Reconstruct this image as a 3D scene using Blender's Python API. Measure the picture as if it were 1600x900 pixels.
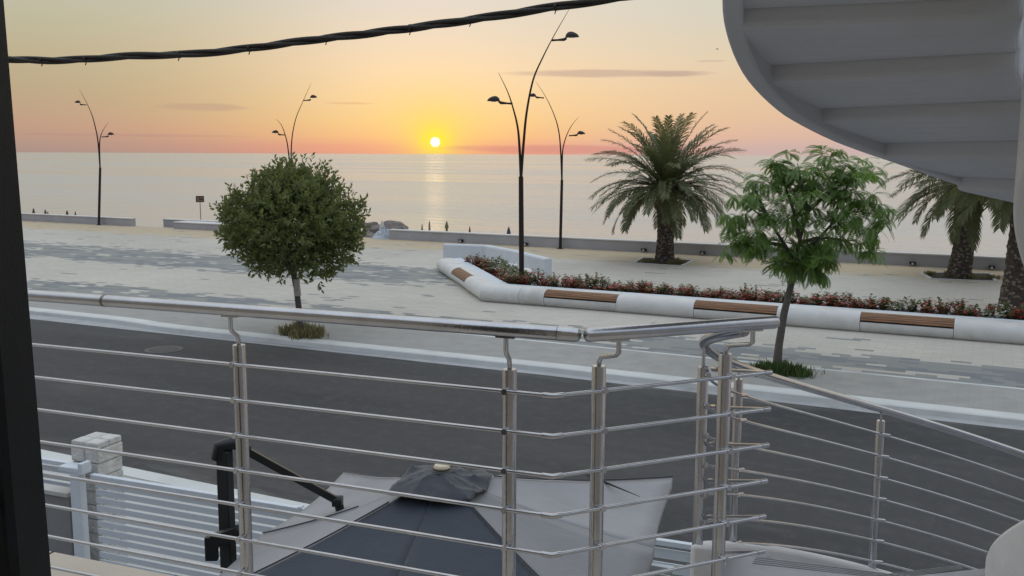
import bpy, math, random
from mathutils import Vector, Matrix
R = math.radians
C = bpy.context.scene.collection
S = bpy.context.scene
for o in list(bpy.data.objects):
    bpy.data.objects.remove(o)

# ------------------------------------------------------------------ camera
EYE = 4.70
PITCH, ROLL = R(7.98), 0.0044
cam = bpy.data.cameras.new('camera')
cam.sensor_width = 36.0
cam.lens = 36.0*1490/1600
cam.clip_start, cam.clip_end = 0.05, 200000
co = bpy.data.objects.new('camera', cam); C.objects.link(co)
fwd = Vector((0, math.cos(PITCH), -math.sin(PITCH)))
rt0, up0 = Vector((1, 0, 0)), Vector((0, math.sin(PITCH), math.cos(PITCH)))
rt = rt0*math.cos(ROLL)+up0*math.sin(ROLL)
up = up0*math.cos(ROLL)-rt0*math.sin(ROLL)
co.matrix_world = Matrix(((rt.x, up.x, -fwd.x, 0), (rt.y, up.y, -fwd.y, 0), (rt.z, up.z, -fwd.z, EYE), (0, 0, 0, 1)))
S.camera = co
S.render.resolution_x, S.render.resolution_y = 1024, 576
S.view_settings.view_transform = 'Standard'
S.view_settings.look = 'None'
S.view_settings.exposure = 0.0
S.view_settings.gamma = 1.0
S.view_settings.use_curve_mapping = False

# ------------------------------------------------------------------ sky
SUN_AZ, SUN_EL = R(-4.59), R(0.70)
SUN = Vector((math.sin(SUN_AZ)*math.cos(SUN_EL), math.cos(SUN_AZ)*math.cos(SUN_EL), math.sin(SUN_EL)))

def lin(r, g, b):
    f = lambda c: (c/255/12.92) if c/255 <= 0.04045 else ((c/255+0.055)/1.055)**2.4
    return (f(r), f(g), f(b), 1.0)

class NT:
    """tiny node writer"""
    def __init__(s, tree):
        s.t = tree; s.n = tree.nodes; s.l = tree.links
    def node(s, kind, **kw):
        n = s.n.new(kind)
        for k, v in kw.items():
            setattr(n, k, v)
        return n
    def put(s, sock, v):
        if hasattr(v, 'is_linked') or isinstance(v, bpy.types.NodeSocket):
            s.l.new(v, sock)
        else:
            if isinstance(v, (tuple, list)) and sock.type == 'VECTOR' and len(v) == 4: v = v[:3]
            sock.default_value = v
    def math(s, op, a, b=0.0, c=0.0, clamp=False):
        n = s.node('ShaderNodeMath', operation=op, use_clamp=clamp)
        s.put(n.inputs[0], a); s.put(n.inputs[1], b); s.put(n.inputs[2], c)
        return n.outputs[0]
    def smooth(s, x, lo, hi, a=0.0, b=1.0):
        n = s.node('ShaderNodeMapRange', interpolation_type='SMOOTHSTEP')
        s.put(n.inputs[0], x); s.put(n.inputs[1], lo); s.put(n.inputs[2], hi); s.put(n.inputs[3], a); s.put(n.inputs[4], b)
        return n.outputs[0]
    def mix(s, f, a, b, blend='MIX'):
        n = s.node('ShaderNodeMix', data_type='RGBA', blend_type=blend)
        s.put(n.inputs[0], f); s.put(n.inputs[6], a); s.put(n.inputs[7], b)
        return n.outputs[2]
    def ramp(s, x, stops, interp='LINEAR'):
        n = s.node('ShaderNodeValToRGB'); r = n.color_ramp; r.interpolation = interp
        while len(r.elements) < len(stops): r.elements.new(0.5)
        for e, (p, c) in zip(r.elements, stops):
            e.position = p; e.color = c
        s.put(n.inputs[0], x)
        return n.outputs[0]
    def noise(s, vec, scale, detail=3.0, rough=0.5, dist=0.0, out=0):
        n = s.node('ShaderNodeTexNoise')
        if vec is not None: s.l.new(vec, n.inputs['Vector'])
        n.inputs['Scale'].default_value = scale; n.inputs['Detail'].default_value = detail
        n.inputs['Roughness'].default_value = rough; n.inputs['Distortion'].default_value = dist
        return n.outputs[out]
    def combine(s, x, y, z=0.0):
        n = s.node('ShaderNodeCombineXYZ')
        s.put(n.inputs[0], x); s.put(n.inputs[1], y); s.put(n.inputs[2], z)
        return n.outputs[0]
    def sep(s, v):
        n = s.node('ShaderNodeSeparateXYZ'); s.l.new(v, n.inputs[0]); return n.outputs
    def mapping(s, v, scale=(1, 1, 1), rot=(0, 0, 0), loc=(0, 0, 0)):
        n = s.node('ShaderNodeMapping'); s.l.new(v, n.inputs[0])
        n.inputs['Scale'].default_value = scale; n.inputs['Rotation'].default_value = rot; n.inputs['Location'].default_value = loc
        return n.outputs[0]

world = bpy.data.worlds.new('World'); S.world = world
world.use_nodes = True
wt = NT(world.node_tree)
for n in list(wt.n): wt.n.remove(n)
d = wt.node('ShaderNodeTexCoord').outputs['Generated']
x, y, z = wt.sep(d)
el = wt.math('MULTIPLY', wt.math('ARCSINE', z), 180/math.pi)          # degrees
az = wt.math('MULTIPLY', wt.math('ARCTAN2', x, y), 180/math.pi)
def P(deg): return (math.sqrt(max(deg, 0)/90.0))
t = wt.math('SQRT', wt.math('DIVIDE', wt.math('MAXIMUM', el, 0.0), 90.0))
HIGH = [(P(20), (0.74, 0.74, 0.70, 1)), (P(40), (0.92, 0.98, 1.02, 1)), (1.0, (0.95, 1.06, 1.20, 1))]
left = wt.ramp(t, [(0.0, lin(165, 147, 140)), (P(0.6), lin(180, 152, 138)), (P(1.4), lin(192, 157, 137)), (P(3.4), lin(187, 169, 138)), (P(5.5), lin(190, 179, 147)), (P(7.6), lin(192, 188, 162)), (P(10), lin(190, 191, 176))]+HIGH)
right = wt.ramp(t, [(0.0, lin(200, 180, 178)), (P(0.45), lin(206, 182, 176)), (P(1.1), lin(221, 186, 168)), (P(2.2), lin(229, 194, 166)), (P(3.6), lin(231, 201, 168)), (P(5.4), lin(226, 208, 180)), (P(8), lin(216, 211, 193))]+HIGH)
mid = wt.ramp(t, [(0.0, lin(236, 158, 134)), (P(0.45), lin(242, 170, 136)), (P(1.0), lin(250, 196, 137)), (P(1.9), lin(252, 212, 145)), (P(3.2), lin(255, 220, 165)), (P(5.0), lin(255, 225, 184)), (P(8.5), lin(235, 223, 206))]+HIGH)
base = wt.mix(wt.smooth(az, -14.0, 8.0), left, right)
# west of the house the sky is still dim
west = wt.smooth(y, 0.25, -0.6)
base = wt.mix(west, base, wt.mix(wt.smooth(z, 0.2, 0.95), (0.20, 0.22, 0.28, 1), (0.85, 0.95, 1.10, 1)))
daz = wt.math('SUBTRACT', az, math.degrees(SUN_AZ)); de = wt.math('SUBTRACT', el, math.degrees(SUN_EL))
def gauss(sx, sy, cy=0.0):
    a = wt.math('DIVIDE', daz, sx); b = wt.math('DIVIDE', wt.math('SUBTRACT', de, cy), sy)
    q = wt.math('ADD', wt.math('MULTIPLY', a, a), wt.math('MULTIPLY', b, b))
    return wt.math('EXPONENT', wt.math('MULTIPLY', q, -1.0))
front = wt.smooth(y, 0.0, 0.3)
def gl(g, k): return wt.math('MULTIPLY', wt.math('MULTIPLY', g, k), front)
# the glow round the sun
sky = wt.mix(gl(gauss(12.5, 60.0), 1.0), base, mid)
sky = wt.mix(gl(gauss(3.6, 2.6, 1.0), 0.45), sky, lin(254, 224, 122))
sky = wt.mix(gl(gauss(1.6, 1.35, 0.3), 0.62), sky, lin(255, 232, 84))
sky = wt.mix(gl(gauss(0.85, 0.75, 0.08), 0.88), sky, lin(255, 244, 60))
# thin clouds
cv = wt.combine(wt.math('MULTIPLY', az, 0.35), wt.math('MULTIPLY', el, 3.2), 0.0)
cn = wt.noise(cv, 1.0, 5.0, 0.6)
def cloud(a0, e0, wa, we, k, col, skew=0.0):
    global sky
    da = wt.math('SUBTRACT', az, a0)
    a = wt.math('DIVIDE', da, wa)
    b = wt.math('DIVIDE', wt.math('SUBTRACT', wt.math('SUBTRACT', el, e0), wt.math('MULTIPLY', da, skew)), we)
    q = wt.math('ADD', wt.math('MULTIPLY', a, a), wt.math('MULTIPLY', b, b))
    q = wt.math('ADD', q, wt.math('MULTIPLY', wt.math('SUBTRACT', cn, 0.5), 1.6))
    m = wt.math('MULTIPLY', wt.smooth(q, 1.15, 0.15), k)
    sky = wt.mix(m, sky, col)
cloud(5.4, 4.70, 6.4, 0.26, 0.62, lin(190, 165, 152), -0.006)
cloud(9.3, 4.66, 2.6, 0.16, 0.35, lin(188, 162, 150))
cloud(-17.9, 2.55, 2.6, 0.26, 0.55, lin(190, 160, 140))
cloud(-9.5, 2.90, 1.6, 0.07, 0.35, lin(214, 164, 122))
cloud(11.4, 5.35, 1.0, 0.08, 0.4, lin(195, 170, 160))
cloud(4.0, 0.30, 9.0, 0.30, 0.55, lin(206, 140, 132))
cloud(-22.0, 0.95, 7.0, 0.10, 0.35, lin(186, 140, 136))
# the disc
cosang = wt.node('ShaderNodeVectorMath', operation='DOT_PRODUCT')
wt.l.new(d, cosang.inputs[0]); cosang.inputs[1].default_value = SUN
disc = wt.smooth(cosang.outputs['Value'], math.cos(R(0.33)), math.cos(R(0.21)))
sky = wt.mix(disc, sky, (1.6, 1.45, 1.15, 1))
# below the horizon
sky = wt.mix(wt.smooth(el, -0.02, -0.6), sky, (0.33, 0.30, 0.27, 1))
bg = wt.node('ShaderNodeBackground'); wt.l.new(sky, bg.inputs[0]); bg.inputs[1].default_value = 1.0
st = wt.node('ShaderNodeTexSky', sky_type='NISHITA'); st.sun_disc = False
st.sun_elevation = SUN_EL; st.sun_rotation = SUN_AZ
bg2 = wt.node('ShaderNodeBackground'); wt.l.new(st.outputs[0], bg2.inputs[0]); bg2.inputs[1].default_value = 0.10
ad = wt.node('ShaderNodeMixShader'); ad.inputs[0].default_value = 0.05; wt.l.new(bg.outputs[0], ad.inputs[1]); wt.l.new(bg2.outputs[0], ad.inputs[2])
wo = wt.node('ShaderNodeOutputWorld'); wt.l.new(ad.outputs[0], wo.inputs[0])

sl = bpy.data.lights.new('sun', 'SUN'); sl.energy = 0.0012; sl.angle = R(1.2); sl.color = (1.0, 0.62, 0.34)
so = bpy.data.objects.new('sun', sl); C.objects.link(so)
so.rotation_euler = SUN.to_track_quat('Z', 'Y').to_euler()

# ------------------------------------------------------------------ frames of reference
A = R(26.2)                                   # the road runs at this angle; s along it, t towards the sea
def W(s, t, z=0.0):
    return Vector((s*math.cos(A)+t*math.sin(A), -s*math.sin(A)+t*math.cos(A), z))
def ST(x, y):
    return x*math.cos(A)-y*math.sin(A), x*math.sin(A)+y*math.cos(A)
ROADROT = -A

# ------------------------------------------------------------------ materials
MATS = {}
def mat(name):
    m = bpy.data.materials.new(name); m.use_nodes = True
    nt = NT(m.node_tree); b = nt.n['Principled BSDF']
    MATS[name] = m
    return m, nt, b
def objco(nt): return nt.node('ShaderNodeTexCoord').outputs['Object']
def bump(nt, b, h, strength=0.3, dist=0.02):
    n = nt.node('ShaderNodeBump'); n.inputs['Strength'].default_value = strength; n.inputs['Distance'].default_value = dist
    nt.l.new(h, n.inputs['Height']); nt.l.new(n.outputs[0], b.inputs['Normal'])
def simple(name, col, rough=0.6, metal=0.0, var=0.15, scale=6.0, bmp=0.0, bscale=40.0, dirt=None, spec=0.5):
    m, nt, b = mat(name)
    v = objco(nt)
    n1 = nt.noise(v, scale, 5.0, 0.6)
    dark = tuple(c*(1-var) for c in col[:3])+(1,); lite = tuple(min(1, c*(1+var)) for c in col[:3])+(1,)
    c = nt.ramp(n1, [(0.3, dark), (0.7, lite)])
    if dirt:
        n2 = nt.noise(v, scale*0.45, 6.0, 0.65)
        c = nt.mix(nt.math('MULTIPLY', nt.smooth(n2, 0.52, 0.72), dirt[1]), c, dirt[0])
    nt.l.new(c, b.inputs['Base Color'])
    b.inputs['Roughness'].default_value = rough; b.inputs['Metallic'].default_value = metal
    b.inputs['Specular IOR Level'].default_value = spec
    if bmp:
        bump(nt, b, nt.noise(v, bscale, 4.0, 0.6), bmp, 0.01)
    return m

STEEL = simple('brushed_steel', (0.50, 0.505, 0.53, 1), 0.19, 1.0, 0.10, 9.0, 0.06, 60)
STEEL_ROD = simple('steel_rod', (0.54, 0.55, 0.58, 1), 0.24, 1.0, 0.10, 14.0)
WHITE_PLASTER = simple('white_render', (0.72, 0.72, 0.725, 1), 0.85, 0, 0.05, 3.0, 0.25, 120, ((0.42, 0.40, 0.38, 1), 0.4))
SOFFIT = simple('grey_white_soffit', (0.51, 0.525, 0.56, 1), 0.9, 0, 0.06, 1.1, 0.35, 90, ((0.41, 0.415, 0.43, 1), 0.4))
WALLWHITE = simple('white_paint_wall', (0.66, 0.70, 0.74, 1), 0.7, 0, 0.04, 2.0, 0.1, 60, ((0.5, 0.5, 0.5, 1), 0.3))
BENCHWHITE = simple('white_concrete', (0.66, 0.66, 0.645, 1), 0.6, 0, 0.08, 1.8, 0.15, 60, ((0.44, 0.41, 0.36, 1), 0.55))
RIMWHITE = simple('pale_rim', (0.60, 0.66, 0.72, 1), 0.6, 0, 0.04, 1.5)
SEAWALL = simple('seawall_grey', (0.42, 0.42, 0.44, 1), 0.85, 0, 0.08, 1.2, 0.2, 40, ((0.30, 0.29, 0.29, 1), 0.5))
SEACAP = simple('seawall_cap', (0.66, 0.65, 0.64, 1), 0.7, 0, 0.06, 1.5, 0.1, 40)
KERB = simple('kerb_stone', (0.62, 0.64, 0.63, 1), 0.8, 0, 0.09, 1.3, 0.2, 50, ((0.36, 0.36, 0.35, 1), 0.55))
GUTTER = simple('gutter_concrete', (0.40, 0.41, 0.42, 1), 0.85, 0, 0.12, 1.6, 0.2, 50, ((0.22, 0.22, 0.21, 1), 0.6))
LAMPMAT = simple('lamp_brown', (0.030, 0.019, 0.017, 1), 0.5, 0.3, 0.2, 4.0)
LENS = simple('lamp_glass', (0.35, 0.35, 0.33, 1), 0.2)
BLACK = simple('black_metal', (0.010, 0.011, 0.012, 1), 0.38, 0.0, 0.3, 8.0)
CABLE = simple('cable_rubber', (0.016, 0.013, 0.012, 1), 0.55, 0, 0.3, 30.0, 0.3, 120)
PILLAR = simple('dark_shutter', (0.003, 0.0045, 0.007, 1), 0.6, 0.0, 0.5, 14.0, 0.15, 200, None, 0.25)
FENCE = simple('white_slat_paint', (0.66, 0.72, 0.78, 1), 0.5, 0, 0.04, 4.0, 0, 1, ((0.45, 0.48, 0.5, 1), 0.25))
TILE = simple('balcony_tile', (0.56, 0.50, 0.42, 1), 0.6, 0, 0.07, 3.0, 0.05, 80)
DARKROCK = simple('rock', (0.22, 0.19, 0.175, 1), 0.9, 0, 0.35, 1.4, 0.8, 3.0, ((0.40, 0.37, 0.34, 1), 0.7))
BARK_G = simple('grey_bark', (0.13, 0.115, 0.10, 1), 0.9, 0, 0.3, 12.0, 0.6, 30)
SOIL = simple('soil', (0.055, 0.042, 0.033, 1), 0.95, 0, 0.4, 8.0, 0.6, 30)
PAPER = simple('paper_wrap', (0.55, 0.52, 0.44, 1), 0.8, 0, 0.12, 20.0, 0, 1, ((0.25, 0.17, 0.08, 1), 0.7))
SAND = simple('beach_sand', (0.34, 0.29, 0.23, 1), 0.95, 0, 0.1, 0.5, 0.3, 8.0)
COURT = simple('courtyard_concrete', (0.24, 0.24, 0.24, 1), 0.9, 0, 0.15, 1.2, 0.2, 30, ((0.14, 0.14, 0.14, 1), 0.5))
APRON = simple('pale_pavement', (0.52, 0.51, 0.48, 1), 0.85, 0, 0.12, 1.4, 0.2, 30, ((0.34, 0.33, 0.31, 1), 0.6))
TARP = simple('white_blue_tarp', (0.52, 0.57, 0.62, 1), 0.7, 0, 0.2, 2.0, 0, 1, ((0.10, 0.20, 0.27, 1), 0.8))
SIGNBROWN = simple('sign_face', (0.085, 0.045, 0.035, 1), 0.6, 0, 0.1, 3.0)
SIGNMARK = simple('sign_mark', (0.33, 0.23, 0.18, 1), 0.6, 0, 0.1, 3.0)
GALV = simple('galvanised', (0.38, 0.38, 0.38, 1), 0.45, 0.8, 0.1, 5.0)
IVORY = simple('ivory_plastic', (0.66, 0.57, 0.42, 1), 0.35, 0, 0.05, 5.0)
HOUSE = simple('house_wall', (0.42, 0.38, 0.33, 1), 0.9, 0, 0.05, 1.0)
BIRD = simple('bird_dark', (0.02, 0.018, 0.016, 1), 0.8)
TREAD = simple('stair_tread', (0.42, 0.42, 0.44, 1), 0.7, 0, 0.08, 5.0, 0.1, 60, ((0.22, 0.22, 0.22, 1), 0.45))
GROOVE = simple('tread_groove', (0.24, 0.24, 0.245, 1), 0.9)
LENSW = simple('spot_lens', (0.75, 0.75, 0.72, 1), 0.2)

def fabric(name, col):
    m, nt, b = mat(name); v = objco(nt)
    n = nt.noise(v, 2.0, 4.0)
    nt.l.new(nt.ramp(n, [(0.3, tuple(c*0.9 for c in col)+(1,)), (0.7, tuple(c*1.1 for c in col)+(1,))]), b.inputs['Base Color'])
    b.inputs['Roughness'].default_value = 0.6
    b.inputs['Sheen Weight'].default_value = 0.3; b.inputs['Sheen Roughness'].default_value = 0.4
    w = nt.noise(nt.mapping(v, (1, 1, 1)), 7.0, 3.0, 0.5, 0.6)
    bump(nt, b, w, 0.25, 0.03)
    return m
SHADEF = fabric('canopy_painted_shade', (0.026, 0.038, 0.060))  # canopy cloth facing away from the sunrise, shade painted into its colour
LITF = fabric('canopy_painted_light', (0.275, 0.28, 0.305))  # same canopy cloth, the light on the brighter facets painted in
HALFSHADEF = fabric('canopy_painted_half_shade', (0.20, 0.205, 0.225))  # same canopy cloth, partial shade of the near right facet painted in
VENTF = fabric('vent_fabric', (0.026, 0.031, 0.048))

def leafmat(name, c0, c1, trans=0.35, tcol=None, scale=1.2):
    m, nt, b = mat(name); v = objco(nt)
    n = nt.noise(v, scale, 3.0, 0.6)
    col = nt.ramp(n, [(0.30, c0+(1,)), (0.72, c1+(1,))])
    g = nt.node('ShaderNodeNewGeometry').outputs['Random Per Island']
    col = nt.mix(nt.math('MULTIPLY', g, 0.35), col, tuple(q*1.5 for q in c1)+(1,))
    nt.l.new(col, b.inputs['Base Color']); b.inputs['Roughness'].default_value = 0.5
    b.inputs['Specular IOR Level'].default_value = 0.35
    tr = nt.node('ShaderNodeBsdfTranslucent')
    nt.put(tr.inputs[0], (tcol or tuple(q*1.5 for q in c1))+(1,))
    mx = nt.node('ShaderNodeMixShader'); mx.inputs[0].default_value = trans
    nt.l.new(b.outputs[0], mx.inputs[1]); nt.l.new(tr.outputs[0], mx.inputs[2])
    nt.l.new(mx.outputs[0], nt.n['Material Output'].inputs[0])
    return m
LEAF_BALL = leafmat('dark_olive_leaf', (0.055, 0.072, 0.032), (0.155, 0.180, 0.078), 0.38, (0.29, 0.33, 0.09))
LEAF_JAC = leafmat('fern_leaf', (0.042, 0.084, 0.027), (0.155, 0.250, 0.068), 0.38, (0.24, 0.40, 0.07))
LEAF_PALM = leafmat('palm_leaf', (0.046, 0.058, 0.032), (0.125, 0.145, 0.066), 0.28, (0.22, 0.24, 0.08))
LEAF_FLOWER = leafmat('begonia_leaf', (0.050, 0.056, 0.024), (0.120, 0.150, 0.050), 0.3, (0.2, 0.22, 0.06), 6.0)
GRASSM = leafmat('weed_grass', (0.085, 0.085, 0.036), (0.240, 0.215, 0.105), 0.3, None, 4.0)
GRASSG = leafmat('green_weed', (0.030, 0.055, 0.018), (0.085, 0.130, 0.040), 0.3, None, 4.0)
def petal(name, col):
    m, nt, b = mat(name); v = objco(nt)
    nt.l.new(nt.ramp(nt.noise(v, 9.0), [(0.3, tuple(c*0.7 for c in col)+(1,)), (0.7, col+(1,))]), b.inputs['Base Color'])
    b.inputs['Roughness'].default_value = 0.6
    return m
RED = petal('red_petal', (0.52, 0.055, 0.055)); WHT = petal('white_petal', (0.78, 0.74, 0.68))

# palm trunk
PTRUNK, nt, b = mat('palm_trunk'); v = nt.mapping(objco(nt), (1, 1, 1))
vo = nt.node('ShaderNodeTexVoronoi'); vo.inputs['Scale'].default_value = 7.0
nt.l.new(nt.mapping(v, (1, 1, 1.3)), vo.inputs['Vector'])
nt.l.new(nt.mix(nt.smooth(vo.outputs['Distance'], 0.15, 0.55), (0.29, 0.25, 0.21, 1), (0.085, 0.068, 0.055, 1)), b.inputs['Base Color'])
b.inputs['Roughness'].default_value = 0.95
bump(nt, b, nt.math('ADD', nt.math('MULTIPLY', vo.outputs['Distance'], -1.0), nt.math('MULTIPLY', nt.noise(v, 14.0), 0.4)), 1.0, 0.08)
BOOT = simple('palm_boot', (0.25, 0.18, 0.12, 1), 0.95, 0, 0.35, 9.0, 0.8, 20)

RIB = simple('frond_rib', (0.12, 0.11, 0.055, 1), 0.7)
# wood slats: run along the bench, gaps are real geometry
WOOD, nt, b = mat('slat_wood'); v = objco(nt)
g = nt.noise(nt.mapping(v, (1.0, 14.0, 14.0), (0, 0, 0)), 2.0, 4.0)
nt.l.new(nt.ramp(g, [(0.25, (0.12, 0.065, 0.035, 1)), (0.5, (0.25, 0.125, 0.06, 1)), (0.75, (0.36, 0.20, 0.11, 1))]), b.inputs['Base Color'])
b.inputs['Roughness'].default_value = 0.6
GAP = simple('slat_gap', (0.03, 0.018, 0.012, 1), 0.9)

# asphalt
ASPH, nt, b = mat('asphalt'); v = objco(nt)
big = nt.noise(nt.mapping(v, (0.12, 0.5, 1)), 1.0, 5.0, 0.6)
fine = nt.noise(v, 55.0, 2.0, 0.7)
c = nt.ramp(big, [(0.30, (0.024, 0.025, 0.028, 1)), (0.68, (0.052, 0.051, 0.053, 1))])
c = nt.mix(nt.smooth(fine, 0.35, 0.75, 0.0, 0.50), c, (0.095, 0.095, 0.097, 1))
patch = nt.smooth(nt.noise(nt.mapping(v, (0.25, 0.9, 1), (0, 0, 0), (3.1, 1.7, 0)), 0.7, 4.0, 0.6), 0.60, 0.68)
c = nt.mix(nt.math('MULTIPLY', patch, 0.55), c, (0.085, 0.084, 0.083, 1))
ax_, ay_, az_ = nt.sep(v)
edge_dust = nt.math('MULTIPLY', nt.math('MAXIMUM', nt.smooth(ay_, 17.6, 18.5), nt.smooth(ay_, 10.6, 9.7)), nt.smooth(nt.noise(nt.mapping(v, (0.5, 2.0, 1)), 1.5, 5.0, 0.65), 0.40, 0.62))
c = nt.mix(nt.math('MULTIPLY', edge_dust, 0.6), c, (0.16, 0.155, 0.145, 1))
oil = nt.smooth(nt.noise(nt.mapping(v, (0.5, 1.0, 1), (0, 0, 0), (7, 2, 0)), 1.0, 3.0, 0.7), 0.66, 0.74)
c = nt.mix(nt.math('MULTIPLY', oil, 0.5), c, (0.022, 0.022, 0.024, 1))
mot = nt.noise(v, 4.0, 6.0, 0.75)
c = nt.mix(nt.smooth(mot, 0.45, 0.75, 0.0, 0.45), c, (0.105, 0.103, 0.10, 1))
c = nt.mix(nt.smooth(nt.noise(v, 16.0, 4.0, 0.8), 0.58, 0.75, 0.0, 0.5), c, (0.022, 0.022, 0.024, 1))
cr = nt.node('ShaderNodeTexVoronoi', feature='DISTANCE_TO_EDGE'); cr.inputs['Scale'].default_value = 0.22
nt.l.new(nt.mix(0.12, v, nt.noise(v, 1.5, 4.0, out=1)), cr.inputs['Vector'])
c = nt.mix(nt.math('MULTIPLY', nt.smooth(cr.outputs['Distance'], 0.006, 0.001), 0.15), c, (0.03, 0.03, 0.03, 1))
nt.l.new(c, b.inputs['Base Color']); b.inputs['Roughness'].default_value = 0.85
bump(nt, b, fine, 0.5, 0.012)

# promenade pavers, cut 0.4 x 0.2 m, running bond; three tones scattered into ragged bands
PAVE, nt, b = mat('promenade_pavers'); v = objco(nt)
px, py, pz = nt.sep(v)
row = nt.math('FLOOR', nt.math('DIVIDE', py, 0.20))
half = nt.math('MULTIPLY', nt.math('MODULO', nt.math('ABSOLUTE', row), 2.0), 0.5)
us = nt.math('ADD', nt.math('DIVIDE', px, 0.42), half)
colm = nt.math('FLOOR', us)
cs = nt.math('MULTIPLY', nt.math('SUBTRACT', colm, half), 0.42); ct = nt.math('MULTIPLY', row, 0.20)
cell = nt.combine(cs, ct)
wn = nt.node('ShaderNodeTexWhiteNoise', noise_dimensions='2D'); nt.l.new(nt.combine(colm, row), wn.inputs['Vector'])
rnd = wn.outputs['Value']
patchn = nt.noise(nt.mapping(cell, (0.40, 1.1, 1)), 1.0, 3.0, 0.6)
patch2 = nt.noise(nt.mapping(cell, (0.5, 1.3, 1), (0, 0, 0), (11.0, 5.0, 0)), 1.0, 2.0, 0.6)
def band(t0, t1, soft):
    return nt.math('MULTIPLY', nt.smooth(ct, t0-soft, t0+soft), nt.smooth(ct, t1+soft, t1-soft))
b1 = band(20.0, 23.2, 0.9)
b2 = nt.math('MULTIPLY', band(28.0, 32.8, 1.1), nt.smooth(cs, -15.5, -19.0))
dens = nt.math('ADD', nt.math('MULTIPLY', nt.math('MAXIMUM', b1, b2), 0.85), nt.math('MULTIPLY', nt.math('SUBTRACT', patchn, 0.5), 2.1))
dens = nt.math('ADD', dens, nt.math('MULTIPLY', nt.math('SUBTRACT', rnd, 0.5), 0.68))
ismid = nt.math('GREATER_THAN', dens, 0.50)
isblue = nt.math('MULTIPLY', nt.math('GREATER_THAN', nt.math('ADD', patch2, nt.math('MULTIPLY', rnd, 0.12)), 0.575), nt.math('GREATER_THAN', dens, 0.70))
tone = nt.math('MULTIPLY', nt.math('SUBTRACT', rnd, 0.5), 0.10)
light = nt.mix(nt.smooth(nt.noise(cell, 0.15, 3.0), 0.35, 0.65), (0.475, 0.45, 0.40, 1), (0.545, 0.515, 0.46, 1))
yel = nt.smooth(nt.math('ADD', ct, nt.math('MULTIPLY', nt.math('SUBTRACT', patchn, 0.5), 5.0)), 38.3, 39.8)
light = nt.mix(yel, light, (0.50, 0.405, 0.27, 1))
c = nt.mix(ismid, light, (0.245, 0.258, 0.25, 1))
c = nt.mix(isblue, c, (0.172, 0.192, 0.208, 1))
hv = nt.node('ShaderNodeHueSaturation'); nt.l.new(c, hv.inputs['Color'])
nt.l.new(nt.math('ADD', 1.0, tone), hv.inputs['Value']); c = hv.outputs[0]
fu = nt.math('FRACT', us); fv = nt.math('FRACT', nt.math('DIVIDE', py, 0.20))
edge = nt.math('MAXIMUM', nt.math('MAXIMUM', nt.math('LESS_THAN', fu, 0.016), nt.math('LESS_THAN', fv, 0.035)), 0.0)
c = nt.mix(nt.math('MULTIPLY', edge, 0.65), c, (0.20, 0.19, 0.17, 1))
stain = nt.smooth(nt.noise(v, 0.35, 6.0, 0.65), 0.5, 0.8)
c = nt.mix(nt.math('MULTIPLY', stain, 0.25), c, (0.33, 0.32, 0.29, 1))
nt.l.new(c, b.inputs['Base Color']); b.inputs['Roughness'].default_value = 0.7

STRIP, nt, b = mat('concrete_strip'); v = objco(nt)
sx, sy, sz = nt.sep(v)
c = nt.ramp(nt.noise(v, 2.2, 5.0, 0.6), [(0.3, (0.32, 0.315, 0.30, 1)), (0.7, (0.40, 0.395, 0.375, 1))])
c = nt.mix(nt.smooth(nt.noise(v, 60.0, 2.0), 0.35, 0.7, 0.0, 0.35), c, (0.26, 0.26, 0.25, 1))
js = nt.math('LESS_THAN', nt.math('FRACT', nt.math('DIVIDE', sx, 0.2)), 0.05); jt = nt.math('LESS_THAN', nt.math('FRACT', nt.math('DIVIDE', sy, 0.2)), 0.05)
c = nt.mix(nt.math('MULTIPLY', nt.math('MAXIMUM', js, jt), 0.22), c, (0.22, 0.22, 0.21, 1))
nt.l.new(c, b.inputs['Base Color']); b.inputs['Roughness'].default_value = 0.85

# stone pillar blocks
STONE, nt, b = mat('split_stone'); v = objco(nt)
c = nt.ramp(nt.noise(v, 9.0, 5.0, 0.65), [(0.3, (0.56, 0.55, 0.53, 1)), (0.7, (0.74, 0.73, 0.71, 1))])
nt.l.new(c, b.inputs['Base Color']); b.inputs['Roughness'].default_value = 0.9
bump(nt, b, nt.noise(v, 16.0, 5.0, 0.6), 0.8, 0.05)

# sea
SEA, nt, b = mat('sea_water'); v = objco(nt)
b.inputs['Base Color'].default_value = (0.42, 0.435, 0.425, 1)
b.inputs['IOR'].default_value = 1.33
w1 = nt.noise(nt.mapping(v, (0.13, 0.62, 1)), 1.0, 4.0, 0.6, 0.5)
w2 = nt.noise(nt.mapping(v, (0.02, 0.10, 1)), 1.0, 4.0, 0.6)
w3 = nt.noise(nt.mapping(v, (0.0016, 0.012, 1)), 1.0, 4.0, 0.6, 0.8)
nt.l.new(nt.smooth(w3, 0.36, 0.66, 0.14, 0.24), b.inputs['Roughness'])
bn = nt.node('ShaderNodeBump'); bn.inputs['Strength'].default_value = 1.0
nt.l.new(nt.smooth(w3, 0.34, 0.66, 0.20, 0.32), bn.inputs['Distance'])
w4 = nt.noise(nt.mapping(v, (0.5, 2.0, 1)), 1.0, 3.0, 0.6, 0.3)
nt.l.new(nt.math('ADD', nt.math('ADD', w1, nt.math('MULTIPLY', w2, 1.6)), nt.math('MULTIPLY', w4, 0.35)), bn.inputs['Height']); nt.l.new(bn.outputs[0], b.inputs['Normal'])

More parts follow.
